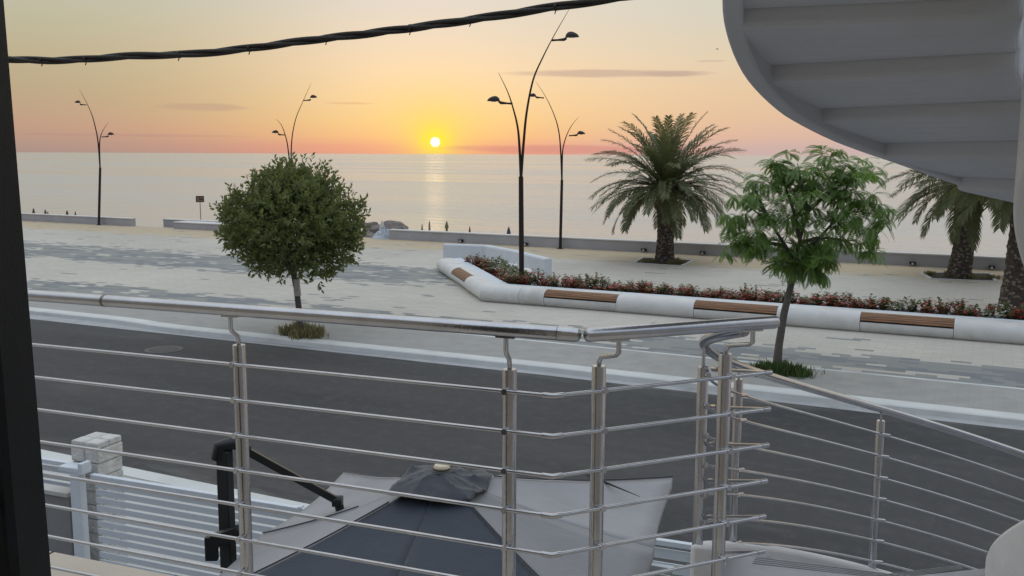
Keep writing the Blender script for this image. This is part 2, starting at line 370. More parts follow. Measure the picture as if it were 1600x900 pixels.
# ------------------------------------------------------------------ mesh helpers
class MB:
    def __init__(s): s.v = []; s.f = []; s.m = []
    def add(s, vs, fs, mi=0):
        o = len(s.v); s.v += [tuple(p) for p in vs]; s.f += [tuple(i+o for i in f) for f in fs]; s.m += [mi]*len(fs)
    def quad(s, a, b_, c_, d_, mi=0): s.add((a, b_, c_, d_), ((0, 1, 2, 3),), mi)
    def box(s, c, size, rz=0.0, mi=0, taper=1.0):
        hx, hy, hz = (q/2 for q in size); ca, sa = math.cos(rz), math.sin(rz); vs = []
        for dz, k in ((-hz, 1.0), (hz, taper)):
            for dx, dy in ((-hx, -hy), (hx, -hy), (hx, hy), (-hx, hy)):
                X, Y = dx*k, dy*k
                vs.append((c[0]+X*ca-Y*sa, c[1]+X*sa+Y*ca, c[2]+dz))
        s.add(vs, ((3, 2, 1, 0), (4, 5, 6, 7), (0, 1, 5, 4), (1, 2, 6, 5), (2, 3, 7, 6), (3, 0, 4, 7)), mi)
    def bar(s, a, b_, w, h, mi=0, upv=Vector((0, 0, 1))):
        """rectangular bar from a to b_, w sideways, h along the up vector"""
        a, b_ = Vector(a), Vector(b_); dd = (b_-a).normalized()
        sd = dd.cross(upv); sd = sd.normalized() if sd.length > 1e-6 else Vector((1, 0, 0)); uu = sd.cross(dd).normalized()
        vs = []
        for p in (a, b_):
            for q, r_ in ((-1, -1), (1, -1), (1, 1), (-1, 1)):
                vs.append(p+sd*(q*w/2)+uu*(r_*h/2))
        s.add(vs, ((3, 2, 1, 0), (4, 5, 6, 7), (0, 1, 5, 4), (1, 2, 6, 5), (2, 3, 7, 6), (3, 0, 4, 7)), mi)
    def tube(s, pts, rad, n=10, mi=0, cap=True, closed=False):
        pts = [Vector(p) for p in pts]
        if not isinstance(rad, (list, tuple)): rad = [rad]*len(pts)
        o = len(s.v); prev = None
        for i, p in enumerate(pts):
            a = pts[max(i-1, 0)]; c_ = pts[min(i+1, len(pts)-1)]
            dd = (c_-a).normalized()
            if prev is None:
                ref = Vector((0, 0, 1)) if abs(dd.z) < 0.9 else Vector((1, 0, 0))
                nn = dd.cross(ref).normalized()
            else:
                nn = (prev-dd*prev.dot(dd)); nn = nn.normalized() if nn.length > 1e-6 else dd.orthogonal().normalized()
            prev = nn; bb = dd.cross(nn)
            for k in range(n):
                t_ = 2*math.pi*k/n
                s.v.append(tuple(p+(nn*math.cos(t_)+bb*math.sin(t_))*rad[i]))
        for i in range(len(pts)-1):
            for k in range(n):
                k2 = (k+1) % n
                s.f.append((o+i*n+k, o+i*n+k2, o+(i+1)*n+k2, o+(i+1)*n+k)); s.m.append(mi)
        if cap:
            s.f.append(tuple(o+k for k in reversed(range(n)))); s.m.append(mi)
            e = o+(len(pts)-1)*n
            s.f.append(tuple(e+k for k in range(n))); s.m.append(mi)
    def lathe(s, prof, c=(0, 0, 0), n=16, mi=0):
        """profile of (radius, z)"""
        o = len(s.v)
        for r_, z_ in prof:
            for k in range(n):
                t_ = 2*math.pi*k/n
                s.v.append((c[0]+r_*math.cos(t_), c[1]+r_*math.sin(t_), c[2]+z_))
        for i in range(len(prof)-1):
            for k in range(n):
                k2 = (k+1) % n
                s.f.append((o+i*n+k, o+i*n+k2, o+(i+1)*n+k2, o+(i+1)*n+k)); s.m.append(mi)
        s.f.append(tuple(o+k for k in reversed(range(n)))); s.m.append(mi)
        e = o+(len(prof)-1)*n
        s.f.append(tuple(e+k for k in range(n))); s.m.append(mi)
    def sweep(s, pts, prof, mi=0, cap=True):
        """sweep a closed (offset, z) outline along a level path; offset is to the right of travel"""
        o = len(s.v); n = len(prof); pts = [Vector(p) for p in pts]
        for i, p in enumerate(pts):
            a = (p-pts[i-1]) if i else (pts[1]-p); c_ = (pts[i+1]-p) if i < len(pts)-1 else (p-pts[i-1])
            a = Vector((a.x, a.y, 0)).normalized(); c_ = Vector((c_.x, c_.y, 0)).normalized()
            na, nc = Vector((a.y, -a.x, 0)), Vector((c_.y, -c_.x, 0))
            m_ = (na+nc).normalized(); k = 1/max(0.3, m_.dot(na))
            for of, z_ in prof: s.v.append(tuple(p+m_*of*k+Vector((0, 0, z_))))
        for i in range(len(pts)-1):
            for j in range(n):
                j2 = (j+1) % n
                s.f.append((o+i*n+j, o+(i+1)*n+j, o+(i+1)*n+j2, o+i*n+j2)); s.m.append(mi)
        if cap:
            s.f.append(tuple(o+j for j in range(n))); s.m.append(mi)
            e = o+(len(pts)-1)*n
            s.f.append(tuple(e+j for j in reversed(range(n)))); s.m.append(mi)
    def prism(s, poly, z0, z1, mi=0):
        n = len(poly)
        vs = [(p[0], p[1], z0) for p in poly]+[(p[0], p[1], z1) for p in poly]
        fs = [tuple(reversed(range(n))), tuple(range(n, 2*n))]+[(i, (i+1) % n, n+(i+1) % n, n+i) for i in range(n)]
        s.add(vs, fs, mi)
    def build(s, name, mats, parent=None, smooth=False, bevel=0.0, loc=None, rz=0.0, inv=None):
        me = bpy.data.meshes.new(name)
        vs = s.v
        if inv is not None: vs = [tuple(inv @ Vector(p)) for p in vs]
        me.from_pydata(vs, [], s.f)
        if not isinstance(mats, (list, tuple)): mats = [mats]
        for m_ in mats: me.materials.append(m_)
        if len(mats) > 1: me.polygons.foreach_set('material_index', s.m)
        me.update()
        o = bpy.data.objects.new(name, me); C.objects.link(o)
        if parent is not None: o.parent = parent
        if loc is not None: o.location = loc
        o.rotation_euler.z = rz
        if smooth:
            me.polygons.foreach_set('use_smooth', [True]*len(me.polygons))
            try:
                me.set_sharp_from_angle(angle=R(40))
            except Exception: pass
        if bevel:
            bv = o.modifiers.new('edge', 'BEVEL'); bv.width = bevel; bv.segments = 2; bv.limit_method = 'ANGLE'; bv.angle_limit = R(35)
        return o

def tag(o, label=None, cat=None, group=None, kind=None):
    if label: o['label'] = label
    if cat: o['category'] = cat
    if group: o['group'] = group
    if kind: o['kind'] = kind
    return o
def thing(name, label, cat, loc=(0, 0, 0), rz=0.0, group=None):
    o = bpy.data.objects.new(name, None); C.objects.link(o); o.location = loc; o.rotation_euler.z = rz; o.empty_display_size = 0.2
    return tag(o, label, cat, group)
def rel(loc, rz=0.0):
    """world -> local of a thing at loc turned by rz"""
    return (Matrix.Translation(Vector(loc)) @ Matrix.Rotation(rz, 4, 'Z')).inverted()
def dup(o, parent=None):
    c_ = o.copy(); C.objects.link(c_)
    if parent is not None: c_.parent = parent
    for ch in list(o.children): dup(ch, c_)
    return c_

# ------------------------------------------------------------------ SETTING
mb = MB(); L = 90000.0
mb.quad((-L, -200, 0), (L, -200, 0), (L, L, 0), (-L, L, 0))
tag(mb.build('sea', SEA, loc=(0, 0, -1.75), rz=ROADROT), 'calm pale sea reflecting the sunrise', 'sea', kind='structure')
mb = MB()
BX = 1500
ts = [(-400, -0.03), (43.55, -0.03), (43.56, -0.75), (50, -1.15), (56, -1.45), (60, -1.85), (70, -3.5)]
for (ta, za), (tb, zb) in zip(ts, ts[1:]):
    mb.quad((-BX, ta, za), (BX, ta, za), (BX, tb, zb), (-BX, tb, zb))
tag(mb.build('ground', SAND, rz=ROADROT), 'sandy ground and beach beyond the sea wall', 'ground', kind='structure')
mb = MB(); mb.quad((-300, 9.6, 0.0), (300, 9.6, 0), (300, 19.8, 0), (-300, 19.8, 0))
tag(mb.build('road', ASPH, rz=ROADROT), 'dark asphalt road along the promenade', 'road', kind='structure')
PZ = 0.12
mb = MB(); mb.quad((-300, 21.20, PZ), (300, 21.2, PZ), (300, 43.5, PZ), (-300, 43.5, PZ)); mb.quad((-300, 43.5, PZ), (300, 43.5, PZ), (300, 43.5, -1.0), (-300, 43.5, -1.0))
tag(mb.build('promenade', PAVE, rz=ROADROT), 'promenade paved in pale and grey pavers', 'promenade', kind='structure')
# strip between kerb and pavers; the kerb swings back into a bay on the left
kp = [(120, 18.65), (-8, 18.62), (-18.2, 18.34), (-19.2, 18.33), (-19.9, 18.38), (-20.6, 18.48), (-21.3, 18.54), (-22.5, 18.53), (-60, 17.75), (-120, 16.45)]
gk = [(120, 18.60), (-8, 18.57), (-120, 16.13)]
mb = MB()
for (s0, t0), (s1, t1) in zip(kp, kp[1:]):
    mb.quad((s1, t1+0.2, PZ-0.004), (s0, t0+0.2, PZ-0.004), (s0, 21.06, PZ-0.004), (s1, 21.06, PZ-0.004))
tag(mb.build('sidewalk_strip', STRIP, rz=ROADROT), 'grey concrete strip beside the kerb', 'sidewalk', kind='structure')
mb = MB()
mb.quad((-300, 21.06, PZ-0.002), (300, 21.06, PZ-0.002), (300, 21.20, PZ-0.002), (-300, 21.2, PZ-0.002))
tag(mb.build('edging_line', KERB, rz=ROADROT), 'thin pale edging stone along the pavers', 'edging', kind='structure')
mb = MB()
pts = [(s_, t_, 0) for s_, t_ in kp]
mb.sweep([Vector(p) for p in pts], [(-0.06, -0.05), (0.40, -0.05), (0.40, 0.118), (0.0, 0.125), (-0.035, 0.105)])
tag(mb.build('kerb', KERB, rz=ROADROT), 'white kerb on the far side of the road', 'kerb', kind='structure')
# gutter slab in front of the kerb
mb = MB(); mb.sweep([Vector((s_, t_, 0)) for s_, t_ in gk], [(-0.28, -0.05), (0.30, -0.05), (0.30, 0.014), (-0.28, 0.006)])
tag(mb.build('gutter', GUTTER, rz=ROADROT), 'grey concrete gutter at the foot of the far kerb', 'gutter', kind='structure')
mb = MB()
mb.sweep([Vector((-120, 9.67, 0)), Vector((120, 9.67, 0))], [(0.0, -0.05), (0.30, -0.05), (0.30, 0.118), (0.03, 0.122), (0.0, 0.10)])
tag(mb.build('near_kerb', KERB, rz=ROADROT), 'white kerb on the near side of the road', 'kerb', kind='structure')
mb = MB(); mb.quad((-120, 2.0, 0.10), (120, 2.0, 0.10), (120, 9.38, 0.10), (-120, 9.38, 0.10))
tag(mb.build('near_pavement', APRON, rz=ROADROT), 'pale pavement outside the white fence', 'pavement', kind='structure')
FA = R(-21.3)                                    # the house front and its fence
fe, fn = Vector((math.cos(FA), math.sin(FA), 0)), Vector((-math.sin(FA), math.cos(FA), 0))
mb = MB()
fz0 = Vector((-4.35, 9.85, 0))
def FP(a, n=0.0, z=0.0): return fz0+fe*a+fn*n+Vector((0, 0, z))
mb.quad(FP(-14, -11, 0.16), FP(20, -11, 0.16), FP(20, -0.1, 0.16), FP(-14, -0.1, 0.16))
tag(mb.build('courtyard_floor', COURT), 'grey concrete courtyard below the balcony', 'courtyard', kind='structure')

# ------------------------------------------------------------------ HOUSE AND BALCONY
FL = 3.08
re_, rn = Vector((-0.934, 0.357, 0)).normalized(), Vector((0.357, 0.934, 0)).normalized()     # left rail: towards left, outward
me_, mn = Vector((0.914, 0.405, 0)).normalized(), Vector((-0.405, 0.914, 0)).normalized()     # middle rail: towards right, outward
PC = Vector((0.12, 2.735, 0))                                       # where the two post planes meet
ho = thing('house', 'rendered house wall behind the balcony', 'house', (0, -2.2, 0), FA)
mb = MB(); mb.box((0, 0, 4.5), (16, 0.3, 9.0)); mb.build('wall', HOUSE, ho)
mb = MB()
edge = [PC+re_*5.0+rn*0.21, PC+rn*0.21+re_*-0.03, PC+me_*0.9+mn*0.16, PC+me_*0.9-mn*2.2, PC-mn*2.4+me_*0.5, Vector((-1.0, -1.4, 0)), Vector((-5, 0.0, 0))]
mb.prism([(p.x, p.y) for p in edge], FL-0.22, FL)
bf = tag(mb.build('balcony_floor', TILE, bevel=0.008), 'beige tiled balcony floor', 'balcony floor', kind='structure')
for k in range(7):
    a = PC+re_*(0.35+0.62*k)+rn*0.205; bb_ = a-rn*1.6
    mb = MB(); mb.bar(a+Vector((0, 0, FL+0.0015)), bb_+Vector((0, 0, FL+0.0015)), 0.005, 0.003); mb.build('tile_joint', GAP, bf)

def rail_clamp(mb_, p, dirv, outv):
    mb_.tube([p-outv*0.012, p+outv*0.042], 0.011, 8)
# ---- balcony railing
rail = thing('balcony_railing', 'brushed steel balcony railing with straight bars and a bend in its handrail', 'railing', (PC.x, PC.y, FL))
RI = rel((PC.x, PC.y, FL))
HZ = 4.19
hc = Vector((0.203, 2.672, HZ)); hl = hc+Vector((-0.9370, 0.3490, 0))*3.6; hr = Vector((0.822, 2.909, HZ))
hd = (hl-hc).normalized(); hm = (hr-hc).normalized()
HRAD = 0.0205
mb = MB(); mb.tube([hl, hc+hd*0.075], HRAD, 24); mb.build('handrail', STEEL, rail, True, inv=RI)
mb = MB(); mb.tube([hc+hd*0.073, hc+hd*0.025, hc+hd*0.012, hc+hd*0.006], [HRAD*1.02, HRAD*1.02, HRAD*0.85, HRAD*0.3], 24); mb.build('elbow_joint', STEEL, rail, True, inv=RI)
mb = MB(); mb.tube([hc+hm*0.004, hc+hm*0.010, hc+hm*0.02, hr-hm*0.012, hr-hm*0.004, hr], [HRAD*0.4, HRAD*0.9, HRAD, HRAD, HRAD*0.9, HRAD*0.5], 24); mb.build('handrail', STEEL, rail, True, inv=RI)
mb = MB(); jp = hc+hd*1.72; mb.tube([jp, jp+hd*0.012], HRAD*1.02, 24); mb.build('rail_joint', simple('joint_dark', (0.2, 0.19, 0.19, 1), 0.4, 1.0), rail, True, inv=RI)
BZ = [4.006-0.1215*k for k in range(8)]
def post(root, inv, base, inw, zt, zb, bracket_to, pr=0.0215):
    mb = MB(); mb.tube([Vector((base.x, base.y, zb)), Vector((base.x, base.y, zt-0.003)), Vector((base.x, base.y, zt))], [pr, pr, pr*0.93], 20)
    po = mb.build('post', STEEL, root, True, inv=inv)
    bt = Vector(bracket_to); b0 = Vector((base.x, base.y, zt-0.005))
    mb = MB()
    h = bt.z-0.018-b0.z
    mb.tube([b0, b0+Vector((0, 0, h*0.16)), b0.lerp(bt, 0.12)+Vector((0, 0, h*0.18)), Vector((bt.x, bt.y, b0.z+h*0.52))-(Vector((bt.x-b0.x, bt.y-b0.y, 0))*0.12), Vector((bt.x, bt.y, b0.z+h*0.60)), Vector((bt.x, bt.y, bt.z-0.012))], 0.0075, 10)
    mb.build('bracket', STEEL, po, True, inv=inv)
    return po
leftposts = [0.135, 1.105, 2.30, 3.45]
for a in leftposts:
    p = PC+re_*a
    foot = hc+hd*((p-hc).dot(hd))                 # nearest point of the handrail
    post(rail, RI, p, -rn, 4.066, FL-0.10, (foot.x, foot.y, HZ))
    mb = MB(); f2 = Vector((foot.x, foot.y, HZ-HRAD)); mb.bar(f2-hd*0.03, f2+hd*0.03, 0.022, 0.006)
    mb.build('saddle', STEEL, rail, inv=RI)
midposts = [0.155, 0.615]
for a in midposts:
    p = PC+me_*a
    foot = hc+hm*((p-hc).dot(hm)+(0.015))
    post(rail, RI, p, -mn, 4.074, FL-0.10, (foot.x, foot.y, HZ))
    mb = MB(); f2 = Vector((foot.x, foot.y, HZ-HRAD)); mb.bar(f2-hm*0.03, f2+hm*0.03, 0.022, 0.006)
    mb.build('saddle', STEEL, rail, inv=RI)
CI = PC-rn*0.040+re_*0.0                           # bars run on the house side of the posts
# corner of the bar planes
def lineint(p, d_, q, e_):
    den = d_.x*e_.y-d_.y*e_.x; k = ((q.x-p.x)*e_.y-(q.y-p.y)*e_.x)/den
    return p+d_*k
CB = lineint(PC-rn*0.036, re_, PC-mn*0.036, me_)
TIP = PC+me_*0.765-mn*0.036
P1 = Vector((0.742, 3.595, 0))
for k, z_ in enumerate(BZ):
    zz = Vector((0, 0, z_))
    mb = MB(); mb.tube([PC+re_*4.4-rn*0.036+zz, CB+zz+re_*0.008, CB+zz, CB+zz+me_*0.008, TIP+zz], 0.0062, 10)
    bar_ = mb.build('bar', STEEL_ROD, rail, True, inv=RI)
    mb = MB(); mb.tube([CB+zz+re_*0.032, CB+zz, CB+zz+me_*0.032], 0.0085, 10); mb.build('corner_sleeve', STEEL, bar_, True, inv=RI)
    mb = MB(); mb.tube([TIP+zz-me_*0.02, TIP+zz+me_*0.006], 0.008, 10); mb.build('end_cap', STEEL, bar_, True, inv=RI)
    for a in leftposts:
        mb = MB(); mb.tube([PC+re_*a-rn*0.018+zz, PC+re_*a-rn*0.046+zz], 0.0095, 10); mb.build('clamp', STEEL, bar_, True, inv=RI)
    for a in midposts:
        mb = MB(); mb.tube([PC+me_*a-mn*0.018+zz, PC+me_*a-mn*0.046+zz], 0.0095, 10); mb.build('clamp', STEEL, bar_, True, inv=RI)
    if k < 7:
        q = P1+Vector((0.045, -0.01, 3.885-0.148*k)); dq = (TIP+zz-q).normalized()
        mb = MB(); mb.tube([TIP+zz, q], 0.0062, 10); mb.build('return_bar', STEEL_ROD, rail, True, inv=RI)
        mb = MB(); mb.tube([q-dq*0.045, q+dq*0.022], 0.0095, 10); mb.build('sleeve', STEEL, rail, True, inv=RI)

# ---- spiral staircase
SC = Vector((2.575, 3.22, 0))
def sp(th, r_, z_): return Vector((SC.x+r_*math.cos(R(th)), SC.y+r_*math.sin(R(th)), z_))
def interp(tab, q):
    if q <= tab[0][0]:
        (a, p), (b2_, p2) = tab[0], tab[1]
    elif q >= tab[-1][0]:
        (a, p), (b2_, p2) = tab[-2], tab[-1]
    else:
        for (a, p), (b2_, p2) in zip(tab, tab[1:]):
            if a <= q <= b2_: break
    return p+(p2-p)*(q-a)/(b2_-a)
stair = thing('spiral_staircase', 'white rendered concrete spiral staircase curving up and down at the balcony end', 'staircase', (SC.x, SC.y, 0))
SI = rel((SC.x, SC.y, 0))
UP = [(40, 4.02), (87.2, 4.457), (97, 4.547), (109, 4.663), (123, 4.775), (135.5, 4.886), (149, 5.032), (159, 5.159), (170, 5.28), (240, 6.05)]
def ringband(mb_, th0, th1, n, r0, r1, zb, zt, mi=0):
    """curved box between radii, bottom and top functions of angle"""
    o = len(mb_.v)
    for i in range(n+1):
        th = th0+(th1-th0)*i/n
        for r_, z_ in ((r0, zb(th)), (r1, zb(th)), (r1, zt(th)), (r0, zt(th))): mb_.v.append(tuple(sp(th, r_, z_)))
    for i in range(n):
        a, b2_ = o+4*i, o+4*i+4
        for j in range(4):
            j2 = (j+1) % 4
            mb_.f.append((a+j, a+j2, b2_+j2, b2_+j)); mb_.m.append(mi)
    mb_.f.append((o+3, o+2, o+1, o)); mb_.m.append(mi)
    e = o+4*n; mb_.f.append((e, e+1, e+2, e+3)); mb_.m.append(mi)
RIN, ROUT = 0.787, 1.85
# upper flight
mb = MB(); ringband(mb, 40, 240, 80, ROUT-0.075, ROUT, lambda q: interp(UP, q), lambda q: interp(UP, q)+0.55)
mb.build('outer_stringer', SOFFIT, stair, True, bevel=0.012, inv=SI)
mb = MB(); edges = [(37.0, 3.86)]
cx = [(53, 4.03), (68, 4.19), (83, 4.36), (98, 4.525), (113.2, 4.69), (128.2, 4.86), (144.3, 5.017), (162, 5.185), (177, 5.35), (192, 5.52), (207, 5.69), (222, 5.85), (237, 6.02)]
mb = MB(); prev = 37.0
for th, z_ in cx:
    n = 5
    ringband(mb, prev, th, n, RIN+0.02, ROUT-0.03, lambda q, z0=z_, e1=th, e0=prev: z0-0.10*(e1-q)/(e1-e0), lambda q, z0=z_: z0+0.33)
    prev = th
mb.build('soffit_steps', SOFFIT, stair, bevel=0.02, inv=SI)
mb = MB(); ringband(mb, 60, 178, 50, RIN-0.1, RIN, lambda q: 4.52+0.0128*(q-152), lambda q: max(interp(UP, q), 4.72+0.0128*(q-152)))
mb.build('inner_stringer', WHITE_PLASTER, stair, True, bevel=0.012, inv=SI)
# lower flight
curb = lambda q: 2.47+0.0120*(q-109.7)
mb = MB(); ringband(mb, 20, 171, 64, 1.80, 1.90, lambda q: curb(q)-0.50, curb)
mb.build('outer_stringer', WHITE_PLASTER, stair, True, bevel=0.015, inv=SI)
band_top = lambda q: FL+0.06+0.0103*(q-152)
mb = MB(); ringband(mb, 20, 200, 64, RIN-0.1, RIN, lambda q: band_top(q)-0.75, band_top)
mb.build('inner_stringer', WHITE_PLASTER, stair, True, bevel=0.02, inv=SI)
SK = 14.0                                       # the risers are skewed: their outer ends lie further round
def skewslab(mb_, th0, th1, n, zb, zt, sk0=SK, sk1=SK):
    o = len(mb_.v)
    for i in range(n+1):
        th = th0+(th1-th0)*i/n; sk = sk0+(sk1-sk0)*i/n
        for z_ in (zb, zt):
            mb_.v.append(tuple(sp(th, RIN-0.002, z_))); mb_.v.append(tuple(sp(th+sk, 1.802, z_)))
    for i in range(n):
        a, c_ = o+4*i, o+4*i+4
        mb_.f += [(a+2, a+3, c_+3, c_+2), (a, c_, c_+1, a+1), (a, a+2, c_+2, c_), (a+1, c_+1, c_+3, a+3)]; mb_.m += [0]*4
    mb_.f += [(o, o+1, o+3, o+2), (o+4*n, o+4*n+2, o+4*n+3, o+4*n+1)]; mb_.m += [0]*2
step = 14.0
for k in range(0, 10):
    th1 = 152.0-step*k; th0 = th1-step
    zt = FL-0.165*(k+1)
    mb = MB(); skewslab(mb, th0-1.2, th1, 5, zt-0.30, zt, SK, 25.0 if k == 0 else SK)
    tr_ = mb.build('stair_tread', TREAD, stair, inv=SI)
    for g_ in range(4):
        q0 = th0-0.2+g_*0.75
        mb = MB(); mb.bar(sp(q0, RIN+0.08, zt+0.001), sp(q0+SK-1.5, 1.70, zt+0.001), 0.005, 0.003); mb.build('anti_slip_groove', GROOVE, tr_, inv=SI)
mb = MB(); skewslab(mb, 150.8, 262, 16, FL-0.22, FL-0.003, 25.0, 0.0)
ld = mb.build('landing', TREAD, stair, inv=SI)
for g_ in range(4):
    q0 = 151.8+g_*0.75
    mb = MB(); mb.bar(sp(q0, RIN+0.08, FL-0.002), sp(q0+25-2.5, 1.70, FL-0.002), 0.005, 0.003); mb.build('anti_slip_groove', GROOVE, ld, inv=SI)

# ---- spiral stair railing
hz = lambda q: 3.347+0.01072*(q-108)
srail = thing('stair_railing', 'curved steel railing following the spiral stair down to the right', 'railing', (SC.x, SC.y, 0))
mb = MB()
hp = []
for i in range(60):
    q = 189-(189-25)*i/59
    z_ = hz(q) if q < 165 else hz(165)+(q-165)*0.0084
    hp.append(sp(q, 1.875, z_))
mb.tube(hp, 0.0205, 20); mb.build('handrail', STEEL, srail, True, inv=SI)
for q in (168.0, 144.4, 108.0, 74.0, 40.0):
    zt = hz(q)-(0.10 if q > 150 else 0.062)
    mb = MB(); mb.tube([sp(q, 1.875, curb(q)-0.02 if q < 160 else curb(q)-0.3), sp(q, 1.875, zt-0.003), sp(q, 1.875, zt)], [0.0215, 0.0215, 0.02], 20)
    po = mb.build('post', STEEL, srail, True, inv=SI)
    mb = MB(); mb.tube([sp(q, 1.875, zt-0.002), sp(q, 1.875, hz(q)-0.012)], 0.0065, 10); mb.build('pin', STEEL, po, True, inv=SI)
    for k in range(7):
        z_ = hz(q)-0.135-0.12*k
        mb = MB(); mb.tube([sp(q-1.4, 1.853, z_-0.01), sp(q+1.0, 1.853, z_+0.006)], 0.0095, 8); mb.build('clamp', STEEL, po, True, inv=SI)
for k in range(7):
    mb = MB(); mb.tube([sp(170-145*i/50, 1.853, hz(170-145*i/50)-0.135-0.12*k) for i in range(51)], 0.0062, 8)
    mb.build('bar', STEEL_ROD, srail, True, inv=SI)

# ---- dark ribbed pillar at the left edge
pl = thing('ribbed_pillar', 'dark ribbed metal shutter post at the far left beside the balcony', 'post', (-1.055, 1.62, FL)); pl.rotation_euler.y = -0.016
mb = MB(); prof = []
for i in range(40):
    xx = -0.22+0.44*i/39
    dd = abs(((i*0.44/39)/0.033) % 1.0-0.5)*2
    prof.append((xx, -0.05-0.012*dd))
poly = prof+[(0.22, 0.05), (-0.22, 0.05)]
mb.prism(poly, 0.0, 3.3); mb.build('shutter_panel', PILLAR, pl, True)
mb = MB(); mb.tube([(0.10, -0.062, 0.98), (0.135, -0.085, 1.0), (0.185, -0.075, 1.012)], 0.004, 8); mb.tube([(0.185, -0.06, 1.012), (0.185, -0.083, 1.012)], 0.009, 10)
mb.build('latch', BLACK, pl, True)

# ---- overhead cable
PIXF = 1490.0
def ray(px, py):
    u, v_ = px-800, 450-py
    u, v_ = u*math.cos(ROLL)-v_*math.sin(ROLL), u*math.sin(ROLL)+v_*math.cos(ROLL)
    return u, PIXF*math.cos(PITCH)+v_*math.sin(PITCH), v_*math.cos(PITCH)-PIXF*math.sin(PITCH)
def at(px, py, Y):
    u, y_, w_ = ray(px, py); k = Y/y_
    return Vector((u*k, Y, EYE+w_*k))
def gp(px, py, z_=0.0):
    u, y_, w_ = ray(px, py); k = (z_-EYE)/w_
    return Vector((u*k, y_*k, z_))
ctr = [(-60, 90), (0, 92), (60, 94), (120, 93), (200, 88), (300, 84), (400, 74), (500, 61), (600, 49), (680, 39), (760, 27), (850, 13), (950, -1), (1100, -24), (1300, -60)]
dense = []
for i in range(len(ctr)-1):
    p0 = ctr[max(i-1, 0)]; p1 = ctr[i]; p2 = ctr[i+1]; p3 = ctr[min(i+2, len(ctr)-1)]
    for j in range(10):
        q = j/10
        f = lambda k: 0.5*(2*p1[k]+(p2[k]-p0[k])*q+(2*p0[k]-5*p1[k]+4*p2[k]-p3[k])*q*q+(-p0[k]+3*p1[k]-3*p2[k]+p3[k])*q**3)
        dense.append((f(0), f(1)))
cp = [at(a, b2_, 4.3-1.1*(a/1300.0)) for a, b2_ in dense]
cb = thing('overhead_cable', 'black twisted cable bundle strung across the sky', 'cable', tuple(cp[5]))
CI_ = rel(tuple(cp[5]))
rng = random.Random(5)
for sidx in range(3):
    mb = MB(); pts = []
    dist = 0.0
    for i, p in enumerate(cp):
        if i: dist += (p-cp[i-1]).length
        ph = dist*9.0+sidx*2.094+0.5*math.sin(dist*3.1)
        pts.append(p+Vector((0, math.cos(ph), math.sin(ph)))*0.0085)
    mb.tube(pts, 0.0080 if sidx else 0.0095, 8); mb.build('strand', CABLE, cb, True, inv=CI_)
for i in range(6, len(cp)-20, 13):
    mb = MB()
    p = cp[i+rng.randint(0, 3)]; dd = (cp[i+4]-cp[i]).normalized()
    mb.tube([p-dd*0.006, p+dd*0.006], 0.0150, 10); mb.tube([p-Vector((0, 0, 0.014)), p-Vector((0.004, 0, 0.026))], 0.0022, 6)
    mb.build('cable_tie', CABLE, cb, True, inv=CI_)

# ------------------------------------------------------------------ FENCE, PILLAR, PARASOL
def slat_fence(name, label, a0, a1, z0, z1, posts, off=0.0, pitch=0.085, slat=0.062):
    o0 = FP(a0, off)
    root = thing(name, label, 'fence', tuple(o0), FA)
    ln = a1-a0
    n = int((z1-0.06-z0)/pitch)
    mb = MB()
    for i in range(n):
        zc = z1-0.07-pitch*(i+0.5)
        # louvred slats, each tilted a little
        mb.bar((0.03, 0.012, zc), (ln-0.03, 0.012, zc), 0.016, slat)
    mb.build('slat_panel', FENCE, root)
    mb = MB(); mb.box((ln/2, 0, z1-0.025), (ln, 0.06, 0.05)); mb.build('top_rail', FENCE, root, bevel=0.004)
    mb = MB(); mb.box((ln/2, 0, z0), (ln, 0.06, 0.06)); mb.build('bottom_rail', FENCE, root, bevel=0.004)
    for q, w in posts:
        mb = MB(); mb.box((q, -0.01, (z1+0.0)/2+0.01), (w, 0.075, z1+0.02)); mb.build('post', FENCE, root, bevel=0.004)
    return root
FH = 1.40
slat_fence('sliding_gate', 'long white slatted gate below the balcony, right of the stone pillar', 0.12, 6.2, 0.24, FH, [(2.55, 0.03), (5.0, 0.03)], -0.30)
slat_fence('slat_fence', 'short white slatted fence piece left of the stone pillar', -3.2, -0.34, 0.5, FH-0.09, [(0.03, 0.05)], 0.10)
rf = slat_fence('slat_fence', 'white slatted fence seen between the railing posts below the spiral stair', 5.4, 8.6, 0.20, 1.20, [(0.04, 0.07)], 0.70, 0.135, 0.095)
pg = thing('stone_pillar', 'square pale stone gate pillar with rough split faces', 'pillar', tuple(FP(-0.12, 0.02)), FA)
rng = random.Random(3)
mb = MB()
z_ = 0.05
while z_ < 1.52:
    h_ = 0.155
    for q in range(2):
        xo = (-0.09 if q == 0 else 0.09)
        mb.box((xo+rng.uniform(-0.004, 0.004), rng.uniform(-0.006, 0.006), z_+h_/2), (0.178+rng.uniform(-0.006, 0.006), 0.36+rng.uniform(-0.012, 0.01), h_-0.006), rng.uniform(-0.01, 0.01))
    mb.box((0, 0, z_+h_/2), (0.33, 0.33, h_))
    z_ += h_
mb.build('stone_courses', STONE, pg, bevel=0.014)
mb = MB()
for i in range(2):
    for j in range(2):
        mb.box((-0.09+0.18*i, -0.09+0.18*j, z_+0.035+rng.uniform(-0.008, 0.008)), (0.176, 0.176, 0.07))
mb.build('cap_stone', STONE, pg, bevel=0.016)
gp_ = thing('gate_post', 'white square metal post standing in front of the stone pillar', 'post', tuple(FP(-0.06, -0.32)), FA)
mb = MB(); mb.box((0, 0, 0.73), (0.13, 0.09, 1.46)); mb.build('post_tube', FENCE, gp_, bevel=0.005)
